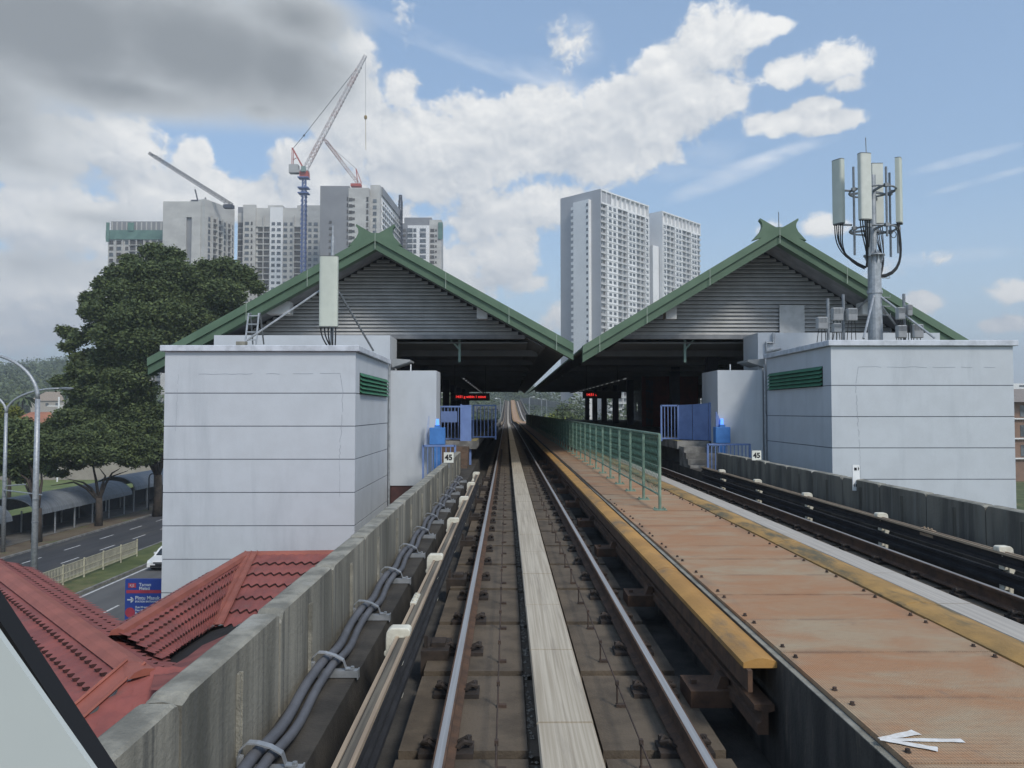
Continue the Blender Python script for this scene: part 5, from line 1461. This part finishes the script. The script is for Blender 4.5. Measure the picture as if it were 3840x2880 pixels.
# E: white finished wing to the right, with a net
T, L = slab_tower("white and grey apartment block with a green net corner, right of the tall tower", 1500, 1656, 824, 428, [], whitew)
zt = T.zt; q = lambda px: (px - 1500) * L / 156.0
T.box("wall", rawdark, 'f', 0, q(1529), -12, 0, GZ, zt-2); T.box("white_wall", whitew, 'f', q(1529), q(1610), -12, .3, GZ, zt-3.2); T.box("grey_wall", rawc, 'f', q(1610), L, -12, .0, GZ, zt); T.box("roof_block", rawdark, 'f', q(1515), q(1618), -10, -1, zt-3, zt+1.5)
T.box("safety_net", netm, 'f', L-1.8, L+.7, .1, .6, zt-11, zt-1.5)
for i in range(26):
    zf = zt - 4.4 - FH*(i+1)
    for px, w_, h, b, wm in ((1537,3.2,2.2,.3,glassm),(1556,1.7,1.9,.3,glassm),(1586,3.4,1.9,.3,glassm),(1621,2.3,1.6,.02,openm),(1635,.9,1.0,.02,openm),(1515,2.0,1.6,.02,openm)):
        T.window('f', q(px), zf+1.5, w_, h, b, wm)
    if i % 3 == 0:
        o_, e_, n_ = T.frame('f'); MB().obox(o_, e_, n_, q(1576), q(1598), .32, .9, zf-.2, zf+.6).build("dark_balcony", balc, T.t)
T.done()

# ------------------------------------------------------------------ tower cranes
def lattice(q, a, b, w_, r, n, tri=False):
    a, b = Vector(a), Vector(b); d = (b-a).normalized(); sd = d.cross(Vector((0,1,0)))
    sd = sd.normalized() if sd.length > .01 else Vector((1,0,0)); up = sd.cross(d).normalized()
    cs = [(-1,-1),(1,-1),(1,1),(-1,1)] if not tri else [(-1,-.7),(1,-.7),(0,1)]
    cor = lambda f, c: a.lerp(b, f) + sd*c[0]*w_/2*(1 if f < .93 else .6) + up*c[1]*w_/2*(1 if f < .93 else .6)
    for c in cs: q.bar(cor(0, c), cor(1, c), r*1.3)
    for i in range(n):
        f0, f1 = i/n, (i+1)/n
        for k in range(len(cs)):
            c0, c1 = cs[k], cs[(k+1) % len(cs)]
            q.bar(cor(f0, c0), cor(f1, c1) if i % 2 == 0 else cor(f1, c1), r); q.bar(cor(f1, c0), cor(f1, c1), r)
cranegrey = mat("dark_grey_crane_steel", (.05,.055,.07), rough=.7)
cranered = mat("red_crane_steel", (.42,.085,.06), rough=.6)
cranewhite = mat("white_red_crane_steel", (.60,.56,.54), (.47,.33,.30), rough=.6, scale=.10, lo=.45, hi=.55)
craneblue = mat("blue_crane_steel", (.11,.16,.34), rough=.6)
rope = mat("crane_rope", (.10,.10,.11), rough=.8)
a = P(560, 575, 366); b = P(872, 772, 366)
t = thing("tower_crane", "dark grey lattice jib crane leaning left from the bare tower block roof", "crane", (b.x, 366, b.z))
q = MB(); lattice(q, b, a, 2.0, .18, 24, True); q.build("jib", cranegrey, t)
q = MB(); q.bar(b + Vector((-13,0,4)), b + Vector((-13,0,-1.5)), .5); q.bar(b + Vector((-18,0,8.0)), b + Vector((-16.5,0,2)), .5); q.box(b.x-19, b.x-12, 364, 368, b.z+1.2, b.z+2.4); q.box(b.x-4, b.x+.5, 364.5, 367.5, b.z-1.2, b.z+.4); q.build("base_frame", cranegrey, t)
D2 = 352
pm_ = lambda u, v: P(u, v, D2)
t = thing("tower_crane", "red and white luffing crane on a tall blue lattice mast", "crane", (pm_(1141,1100).x, D2, GZ))
m0 = pm_(1141, 652)
q = MB(); lattice(q, (m0.x, D2, GZ), m0, 2.3, .22, 56); q.build("mast", craneblue, t)
q = MB()
for v in (668, 706, 726): c = pm_(1141, v); q.box(c.x-2.6, c.x+2.2, D2-2, D2+2, c.z-.25, c.z+.25)
q.build("mast_collar", craneblue, t)
q = MB(); lattice(q, pm_(1146,632), pm_(1370,209), 2.0, .15, 30); q.build("jib", cranewhite, t)
c0, c1 = pm_(1086, 652), pm_(1158, 626)
q = MB(); q.box(c0.x, c0.x+4.2, D2-1.6, D2+1.6, c0.z+.2, c1.z+.8); q.box(c0.x+3, c1.x, D2-1.4, D2+1.4, c0.z+.2, c0.z+1.6); q.build("counterweight", mat("pale_counterweight", (.42,.42,.41)), t)
q = MB(); e = pm_(1140, 655); q.box(e.x-1.7, e.x+2.2, D2-1.7, D2+1.7, e.z-1.6, e.z+1.2); q.build("slew_ring", cranered, t)
q = MB(); e = pm_(1143, 640); q.box(e.x-1.0, e.x+1.0, D2-3.0, D2-1.7, e.z-1.2, e.z+1.2); q.build("cab", mat("green_grey_cab", (.22,.30,.27), rough=.4), t)
q = MB(); tp = pm_(1098, 558)
for yy in (-1.2, 1.2): q.bar((tp.x, D2+yy, tp.z), pm_(1136, 628) + Vector((0,yy,0)), .45); q.bar((tp.x, D2+yy, tp.z), pm_(1097, 640) + Vector((0,yy,0)), .28)
q.bar(pm_(1112, 592), pm_(1098, 600), .25); q.bar((tp.x, D2-1.3, tp.z), (tp.x, D2+1.3, tp.z), .4); q.build("a_frame", cranered, t)
q = MB(); q.tube([tp, pm_(1140, 508), pm_(1333, 262)], .13, 4); q.ball(pm_(1140,508), .55, 4); q.build("pendant_rope", rope, t)
h0 = pm_(1371, 212); h1 = pm_(1371, 437)
q = MB(); q.tube([h0, h1], .07, 4); q.build("hoist_rope", rope, t)
q = MB(); q.ball(h1 + Vector((0,0,-.4)), (.75,.75,1.1), 5); q.tube([h1, pm_(1372, 562)], .13, 4); q.build("hook_block", mat("ochre_hook_block", (.32,.22,.08)), t)
D3 = 362; pm_ = lambda u, v: P(u, v, D3)
t = thing("tower_crane", "small red and white crane jib rising left from the tall unfinished tower", "crane", (pm_(1351,695).x, D3, pm_(1351,695).z))
q = MB(); lattice(q, pm_(1345,690), pm_(1212,516), 1.5, .16, 18); q.build("jib", cranewhite, t)
q = MB(); q.bar(pm_(1335,632), pm_(1342,690), .35); q.bar(pm_(1335,632), pm_(1356,688), .3); q.box(pm_(1322,0).x, pm_(1360,0).x, D3-1.5, D3+1.5, pm_(0,698).z, pm_(0,688).z); q.build("base_frame", cranered, t)
q = MB(); q.tube([pm_(1335,632), pm_(1225,535)], .10, 4); q.build("pendant_rope", rope, t)
a, b = P(1502, 812, 405), P(1502, 733, 405)
t = thing("crane_mast", "short dark lattice mast section standing above the right end of the tall unfinished tower", "crane", (a.x, 405, a.z))
q = MB(); lattice(q, (a.x, 405, a.z-20), b, 2.0, .28, 18); q.build("mast", cranegrey, t)

# ------------------------------------------------------------------ vegetation
def leafmat(name, c, c2, scale=.35):
    m = mat(name, c, c2, rough=.75, scale=scale, spec=.25, lo=.3, hi=.7, detail=9)
    t_ = m.node_tree; b = t_.nodes["Principled BSDF"]; b.inputs['Transmission Weight'].default_value = 0
    return m
lf_dark = leafmat("dark_leaf", (.098,.130,.052), (.052,.074,.033), .9)
lf_mid = leafmat("mid_leaf", (.135,.170,.058), (.075,.10,.038), .8)
lf_far = leafmat("hazy_leaf", (.15,.185,.10), (.075,.105,.058), .12)
lf_bright = leafmat("yellow_green_leaf", (.26,.26,.05), (.13,.16,.04), .6)
bark = mat("dark_bark", (.075,.06,.048), (.04,.034,.028), rough=.95, scale=3, bump=.5, bscale=15)
npr = np.random.default_rng(12)
def leaf_cloud(clumps, n, size, flat=.75, shell=.55):
    """n leaf quads spread through ellipsoidal clumps; returns vertex and face arrays"""
    vol = np.array([c[3]*c[4]*c[5] for c in clumps])**.72; pr = vol/vol.sum()
    k = npr.choice(len(clumps), n, p=pr); C = np.array(clumps)[k]
    d = npr.normal(size=(n,3)); d /= np.linalg.norm(d, axis=1, keepdims=True)
    r = npr.random(n)**shell
    # twig-level bunching: leaves gather at random points of each clump
    nb = max(1, n // 14); bi = npr.integers(0, nb, n)
    bd = npr.normal(size=(nb,3)); bd /= np.linalg.norm(bd, axis=1, keepdims=True); br = npr.random(nb)**shell
    kb = k
    pos = C[:, :3] + (bd*br[:,None])[bi]*C[:, 3:6]*1.08 + d*r[:,None]*C[:,3:6]*.20 + npr.normal(size=(n,3))*size*.5
    a = npr.normal(size=(n,3)); a[:,2] *= .55; a /= np.linalg.norm(a, axis=1, keepdims=True)
    b = npr.normal(size=(n,3)); b -= a*(a*b).sum(1)[:,None]; b /= np.linalg.norm(b, axis=1, keepdims=True)
    s = size*(.6 + .8*npr.random(n))[:,None]
    v = np.stack([pos - a*s*.9, pos + b*s*.42, pos + a*s*.9, pos - b*s*.42], 1).reshape(-1,3)
    return v, np.arange(4*n).reshape(-1,4)
def leaf_object(name, clumps, n, size, m, parent=None, m2=None, shell=.55, **tags):
    v, f = leaf_cloud(clumps, n, size, shell=shell)
    off = OFF.get(parent.name, Vector((0,0,0))) if parent else Vector((0,0,0))
    me = bpy.data.meshes.new(name); me.vertices.add(len(v)); me.vertices.foreach_set('co', (v - np.array(off)).ravel())
    me.loops.add(f.size); me.loops.foreach_set('vertex_index', f.ravel()); me.polygons.add(len(f)); me.polygons.foreach_set('loop_start', np.arange(0, f.size, 4)); me.update(); me.validate()
    me.materials.append(m)
    if m2:
        me.materials.append(m2); me.polygons.foreach_set('material_index', (npr.random(len(f)) < .3).astype(np.int32))
    o = bpy.data.objects.new(name, me); col.objects.link(o); o.parent = parent; OFF[o.name] = off
    for k, x in tags.items(): o[k] = x
    return o
def tree(label, x, y, z0, fork, r0, clumps, n, size, m, m2=None, group=None, name="tree", limbs=None):
    t = thing(name, label, "tree", (x, y, z0), group)
    q = MB(); top = Vector((x, y, z0 + fork))
    q.tube([(x, y, z0-.1), (x + .05, y, z0 + fork*.5), top], [r0*1.25, r0, r0*.95], 9)
    rt = random.Random(int(abs(x*31 + y*7)))
    for c in (limbs or rt.sample(clumps, min(len(clumps), 9))):
        e = Vector(c[:3]); mid = top.lerp(e, .5) + Vector((rt.uniform(-.4,.4), rt.uniform(-.4,.4), rt.uniform(.2,1.0)))
        q.tube([top - Vector((0,0,.3)), top.lerp(mid, .5) + Vector((0,0,.15)), mid, e], [r0*.5, r0*.4, r0*.27, r0*.08], 6)
    q.build("trunk", bark, t, smooth=True)
    leaf_object("crown", clumps, n, size, m, t, m2)
    return t
def px_clumps(D, L):
    """crown lumps noted as photo centre and half sizes, with their own depth offset"""
    out_ = []
    for (u, v, ru, rv, dd) in L:
        p = P(u, v, D + dd); k = (D + dd)/F
        out_.append((p.x, p.y, p.z, ru*k, max(ru, rv)*k*.95, rv*k))
    return out_
# the big tree beside the left tower (view-box 0,900 x2.37 notes converted to photo pixels)
z = lambda a, b, ra, rb, dd: (a/2.37, 900 + b/2.37, ra/2.37, rb/2.37, dd)
big = [z(1370,110,110,70,2), z(1160,190,80,55,-1), z(1520,150,110,75,0), z(1050,310,110,80,3), z(1290,280,160,90,-3), z(1560,300,150,110,-2), z(930,420,90,60,1), z(880,360,30,32,0), z(820,530,95,70,-2), z(1120,480,170,110,-4), z(1420,480,170,130,-3),
       z(1700,420,160,120,0), z(1690,610,180,130,-1), z(1860,480,160,120,1), z(1780,740,170,130,-1), z(1960,620,150,110,1), z(1600,900,140,110,-2), z(1150,790,170,110,-5), z(1350,1000,150,110,-5), z(1130,1000,150,100,-5), z(900,1290,150,90,-4), z(1150,1430,170,90,-4), z(820,1420,130,80,-3), z(1880,860,120,100,1), z(1500,980,90,70,-2), z(1850,280,130,90,2), z(2000,260,120,90,3), z(2150,330,120,90,2), z(2280,420,70,50,1), z(2000,480,160,110,-1), z(770,640,60,60,0), z(920,640,150,100,-4), z(1200,680,190,120,-6), z(1500,680,170,130,-4), z(850,800,90,60,-3), z(620,830,70,50,-2), z(560,800,55,32,-2), z(700,880,70,55,-3), z(600,950,70,40,-3), z(690,1040,55,40,-3), z(1000,860,160,110,-6), z(1250,900,190,120,-6), z(1450,850,150,110,-4), z(800,1010,60,35,-2), z(980,1050,150,90,-4), z(1280,1100,150,100,-5), z(1420,1040,70,80,-3), z(720,1150,110,70,-3), z(900,1200,150,80,-5), z(1120,1230,170,90,-6), z(600,1260,120,60,-2), z(760,1330,150,80,-4), z(1000,1370,170,90,-6), z(1260,1330,130,80,-4), z(700,1480,90,90,-2), z(880,1500,150,90,-4), z(1100,1530,170,80,-5), z(1330,1530,110,90,-3)]
bc = [(x_, y_, z_, a_*1.12, b_*1.12, c_*1.12) for x_, y_, z_, a_, b_, c_ in px_clumps(82, big)]
tree("huge dark-leaved tree rising behind the left white tower", P(590,1930,81).x, 81, GZ, 4.3, .42, bc, 210000, .19, lf_dark, lf_mid)
z = lambda a, b, ra, rb, dd: (a/2.765, 1500 + b/2.765, ra/2.765, rb/2.765, dd)
c2 = [z(700,180,140,90,2), z(950,190,160,100,2), z(1200,220,160,100,2), z(1450,260,150,110,3), z(1600,330,100,120,4), z(560,260,90,80,2), z(1320,330,150,110,2), z(1050,320,170,110,1), z(1450,470,150,120,2), z(1570,520,120,120,3), z(1490,610,110,70,2), z(1380,640,90,60,1), z(600,520,150,100,0), z(820,480,170,120,0), z(1050,520,170,120,0), z(560,420,120,80,0), z(760,400,150,90,-2), z(960,420,150,100,-2), z(1150,430,140,110,-1), z(700,540,160,90,-3), z(900,560,150,100,-3), z(1120,560,130,90,-2), z(1280,600,100,70,0), z(580,620,110,70,-2), z(780,680,100,40,-1), z(1000,640,100,50,-1), z(640,760,70,40,0), z(520,740,70,60,1), z(1330,500,120,100,1), z(860,330,140,70,1), z(680,310,100,60,2)]
tree("forked street tree with bare lower limbs between the lamp posts and the tower", P(380,1967,74).x, 73.5, GZ, 2.75, .30, px_clumps(74, c2), 70000, .17, lf_dark, lf_mid, limbs=[(P(190,1830,72).x, 72, P(190,1822,72).z), (P(250,1795,73).x, 73, P(250,1795,73).z), (P(372,1760,74).x, 74, P(372,1755,74).z), (P(430,1760,74).x, 75, P(430,1760,74).z), (P(480,1765,76).x, 76, P(480,1765,76).z), (P(330,1700,74).x, 74, P(330,1690,74).z)])
c3 = [z(200,350,200,120,0), z(380,480,150,130,0), z(420,330,110,80,1), z(200,620,200,130,0), z(60,300,150,90,0), z(250,280,120,80,1), z(120,430,170,100,-1), z(330,400,120,90,0), z(60,560,140,100,-2), z(260,560,140,100,-1), z(400,520,80,90,1), z(120,700,140,80,-1), z(320,700,110,80,0), z(230,800,90,50,0), z(420,680,60,70,1), z(-120,500,150,180,0)]
tree("dense dark street tree at the left edge behind both lamp posts", P(123,2035,64).x, 64.5, GZ, 2.9, .36, px_clumps(65, c3), 52000, .17, lf_dark, lf_mid)
z = lambda a, b, ra, rb, dd: (a/2.37, 900 + b/2.37, ra/2.37, rb/2.37, dd)
tree("yellow-flowering bushy tree at the far left edge", P(40,1560,90).x, 90, GZ, 4, .2, px_clumps(90, [z(120,1520,60,35,0), z(40,1500,60,40,0), z(60,1570,90,50,0), z(0,1600,80,60,1)]), 4200, .26, lf_bright, lf_mid)

# hills and far-off woods
def hill_mesh(name, pts, zfun, m):
    pass
hillm = mat("wooded_hill_ground", (.10,.13,.07), (.06,.085,.045), rough=1, scale=.02)
q = MB(); nx, ny = 60, 22; hx = np.linspace(-620, 60, nx); hy = np.linspace(330, 1500, ny)
def hz(x, y):
    h = 46*math.exp(-((x+330)/200)**2 - ((y-760)/330)**2) + 30*math.exp(-((x+140)/150)**2 - ((y-900)/300)**2) + 24*math.exp(-((x+30)/260)**2 - ((y-1000)/260)**2)
    return GZ + h*1.05 + .6*math.sin(x*.05)*math.sin(y*.04)
for j in range(ny):
    for i in range(nx): q.v.append((hx[i], hy[j], hz(hx[i], hy[j]) - (3 if j == 0 or i in (0, nx-1) else 0)))
for j in range(ny-1):
    for i in range(nx-1): q.f.append((j*nx+i, j*nx+i+1, (j+1)*nx+i+1, (j+1)*nx+i))
q.build("hills", hillm, kind="structure")
cl = []
rw_ = random.Random(77)
for i_ in range(1150):
    y = rw_.uniform(345, 880); x = rw_.uniform(-.76*y, -.36*y) if i_ % 4 else rw_.uniform(-560, 40); r = rw_.uniform(5, 9.5)
    if not (-.76 < x/y < .06): continue
    cl.append((x, y, hz(x, y) + r*.75, r, r, r*.8))
for _ in range(230):
    y = rw_.uniform(135, 330); x = -y*rw_.uniform(.44, .68); r = rw_.uniform(2.6, 5.2)
    if abs(x + y*.6) < 3 and y < 180: continue
    cl.append((x, y, GZ + r*rw_.uniform(.5, .9), r, r, r*.8))
leaf_object("wood", cl, 210000, 1.1, lf_far, None, lf_mid, kind="stuff", label="far-off wood covering the hills behind the street and station", category="wood")
# bank of trees seen through the station, behind the ramp
cl = []
for _ in range(150):
    y = rw_.uniform(560, 700); x = rw_.uniform(-60, 150); r = rw_.uniform(5, 9); cl.append((x, y, rw_.uniform(2, 20), r, r, r*.85))
for _ in range(60):
    y = rw_.uniform(280, 420); x = rw_.choice((rw_.uniform(-60,-10), rw_.uniform(30,90))); r = rw_.uniform(3.5, 6); cl.append((x, y, rw_.uniform(-3, 8), r, r, r*.9))
leaf_object("wood", cl, 46000, .95, lf_mid, None, lf_far, kind="stuff", label="wood seen through the station behind the rising ramp", category="wood")
# individual trees and bushes around the ramp
for k, (x, y, h, w_, m_, lab) in enumerate(((9.5,150,6.2,4.2,lf_mid,"low bushy tree right of the ramp, seen over the green fence"), (16,210,10.5,5,lf_mid,"taller tree right of the ramp under the flyover"), (21,250,13,6,lf_dark,"dark tree right of the flyover end, seen under the right roof"),
                                              (-9.5,200,8.5,4.6,lf_mid,"rounded tree left of the ramp, seen under the left roof"), (-17,240,13,6.5,lf_dark,"tall dark tree left of the ramp behind the lamp posts"))):
    cc = [(x + rw_.uniform(-w_*.55, w_*.55), y + rw_.uniform(-w_*.5, w_*.5), GZ + h*rw_.uniform(.45, .95), w_*.42, w_*.42, h*.16) for _ in range(12)]
    tree(lab, x, y, GZ, h*.35, .22, cc, 3200, .34 if y < 180 else .5, m_, lf_bright if k == 0 else lf_mid)
tag(leaf_object("hedge", [(6.9 + i*.2, 112 + 4*i, -1.0 + .4*math.sin(i), 1.8, 2.2, 2.0) for i in range(9)], 3600, .3, lf_mid, None, lf_bright), "hedge-like bushes growing up beside the right parapet past the platform", "bush")
# palm
x, y = P(84, 1530, 185).x, 185
t = thing("palm_tree", "lone coconut palm in front of the hillside at far left", "tree", (x, y, GZ)); zt = P(0, 1497, 185).z
MB().tube([(x+.6, y, GZ), (x+.2, y, GZ+5), (x, y, zt)], [.25,.2,.15], 7).build("trunk", bark, t)
q = MB()
for k in range(14):
    a = 2*math.pi*k/14 + .2; e = .5 + .6*((k*5) % 7)/7; pr = None
    for i in range(7):
        f = i/6; rr = 3.6*f; zz = zt + 2.2*e*f - 3.4*f*f; wd = .45*math.sin(math.pi*(.12 + .85*f))
        c = Vector((x + rr*math.cos(a), y + rr*math.sin(a), zz)); s_ = Vector((-math.sin(a), math.cos(a), -.4))*wd
        if pr: q.add([pr[0], pr[1], tuple(c + s_), tuple(c - s_)], [(0,1,2,3)])
        pr = (tuple(c - s_), tuple(c + s_))
q.build("crown", lf_dark, t)

# houses with orange roofs
orange = mat("faded_orange_roof", (.40,.17,.095), (.30,.13,.08), rough=.85, scale=.4)
def house(u, v, D, w_, h_, label, m=orange):
    p = P(u, v, D); x = p.x; zt = p.z
    t = thing("house", label, "house", (x, D, GZ))
    MB().box(x-w_/2, x+w_/2, D, D+9, GZ, zt-h_).build("wall", mat("pale_house_wall", (.46,.42,.36)), t)
    MB().prism([(x-w_/2-.6, D-.5, zt-h_), (x+w_/2+.6, D-.5, zt-h_), (x+w_*.22, D+4, zt), (x-w_*.22, D+4, zt)], (0, .02, 0)).build("roof", m, t)
    MB().prism([(x-w_/2-.6, D-.5, zt-h_-.03), (x-w_/2-.6, D+9.5, zt-h_-.03), (x-w_*.22, D+4.1, zt-.02)], (.02,0,0)).build("roof", m, t)
    for k in range(3): MB().box(x-w_*.35+k*w_*.3, x-w_*.35+k*w_*.3+1.3, D-.03, D-.002, zt-h_-2.2, zt-h_-.9).build("window", glassm, t)
house(108, 1545, 150, 9, 2.4, "house with faded orange hipped roof between the two lamp posts")
house(165, 1562, 172, 13, 2.2, "wider house with orange roof partly behind the near lamp post")
house(258, 1552, 165, 8, 2.6, "small house with orange roof beside the dark street tree")
house(178, 1468, 330, 14, 4.0, "pale house on the wooded hillside", mat("pale_brown_roof", (.33,.27,.21)))
t = thing("utility_pole", "white utility pole with crossbar in front of the far houses", "pole", (P(220,1540,120).x, 120, GZ)); x = P(220,1540,120).x
MB().tube([(x,120,GZ),(x,120,P(0,1512,120).z+1)], .12, 6).build("pole", white, t); MB().box(x-1.7, x+1.7, 119.9, 120.1, P(0,1524,120).z, P(0,1521,120).z).build("crossbar", white, t)

# flyover and lamps past the ramp
fly = mat("flyover_concrete", (.34,.33,.30), (.25,.24,.22), rough=.95, scale=.3, stretch=(1,1,.3))
def ribbon(name, label, pts, h0, h1, wd):
    q = MB(); n = len(pts)
    for i, (x, y, z_) in enumerate(pts):
        for (a, b_) in ((0,h1),(0,0),(0,-h0),(wd,-h0),(wd,0),(wd,h1)): q.v.append((x + a*.25, y + a, z_ + b_))
    for i in range(n-1):
        for k in range(6): q.f.append((i*6+k, i*6+(k+1) % 6, (i+1)*6+(k+1) % 6, (i+1)*6+k))
    q.f += [tuple(range(6)), tuple((n-1)*6+k for k in range(6))]
    return tag(q.build(name, fly), label, "bridge")
pr = [(P(u, v, D).x, D, P(u, v, D).z) for u, v, D in ((1950,1499,440),(1975,1501,425),(2000,1504,412),(2040,1509,395),(2082,1515,380),(2130,1523,366))]
ribbon("flyover", "concrete road flyover curving away right of the ramp", pr, 1.9, 1.2, 9)
pr = [(P(u, 1527, 470).x, 470, P(u, 1527, 470).z) for u in (1780, 1840, 1890, 1915)]
ribbon("flyover", "grey concrete bridge edge crossing low on the left of the ramp", pr, 3.2, 1.0, 9)
q = [(2031,1495,1540,330,-1,"lamp post with left arm over the flyover"), (2050,1497,1545,320,-1,"second lamp post with left arm over the flyover"), (1877,1494,1560,240,-1,"thin lamp post left of the ramp"), (1985,1489,1550,260,1,"tall thin lamp post rising just right of the ramp")]
for (u, v0, v1, D, sgn, lab) in q:
    a = P(u, v1, D); b = P(u, v0, D); t = thing("street_lamp", lab, "street lamp", (a.x, D, GZ))
    MB().tube([(a.x, D, GZ), (a.x, D, b.z-.6), (a.x + sgn*.25, D, b.z-.15), (a.x + sgn*1.0, D, b.z)], .13, 6).build("lamp_post", galv, t)
    MB().ball((a.x + sgn*1.4, D, b.z), (.55,.2,.14), 4).build("lamp_head", white, t)

# low buildings at the far right
x0 = P(3795, 1500, 120).x
t = thing("row_building", "brown-roofed low building glimpsed past the right edge of the right tower", "building", (x0, 120, GZ))
zr0, zr1 = P(0, 1452, 120).z, P(0, 1505, 120).z
MB().box(x0, x0+40, 120, 135, GZ, zr1).build("wall", mat("brown_building_wall", (.27,.17,.12), (.22,.14,.10), scale=.6), t)
MB().prism([(x0-1, 118.5, zr1-.1), (x0-1, 128, zr0), (x0-1, 137, zr1-.1)], (42,0,0)).build("roof", mat("grey_brown_ribbed_roof", (.28,.24,.21), (.22,.19,.165), scale=1, stretch=(6,.5,.5)), t)
for r_ in range(3):
    zz = zr1 - 1.9 - 3.1*r_
    for k in range(6): MB().box(x0+1.2+k*2.6, x0+3.2+k*2.6, 119.94, 119.99, zz-.5, zz+1.3).build("window", glassm, t)
    MB().box(x0, x0+40, 119.6, 119.98, zz-.9, zz-.7).build("ledge", whitew, t)
x1 = P(3800, 1430, 260).x
t = thing("row_building", "pale flat building far behind the brown-roofed one", "building", (x1, 260, GZ))
MB().box(x1, x1+60, 260, 280, GZ, P(0, 1437, 260).z).build("wall", whitew, t)
for k in range(10): MB().box(x1+2+k*5, x1+4.5+k*5, 259.9, 259.99, P(0,1450,260).z, P(0,1443,260).z).build("window", glassm, t)

# ------------------------------------------------------------------ air
hm = bpy.data.materials.new("thin_haze"); hm.use_nodes = True; ht = hm.node_tree
for n in list(ht.nodes): ht.nodes.remove(n)
ho = ht.nodes.new("ShaderNodeOutputMaterial"); hv = ht.nodes.new("ShaderNodeVolumePrincipled")
hv.inputs['Color'].default_value = (.86,.91,.97,1); hv.inputs['Density'].default_value = .0006; hv.inputs['Anisotropy'].default_value = .2
ht.links.new(hv.outputs[0], ho.inputs['Volume'])
MB().box(-1510, 1510, -70, 2310, GZ-2, 172).build("haze", hm, kind="stuff")
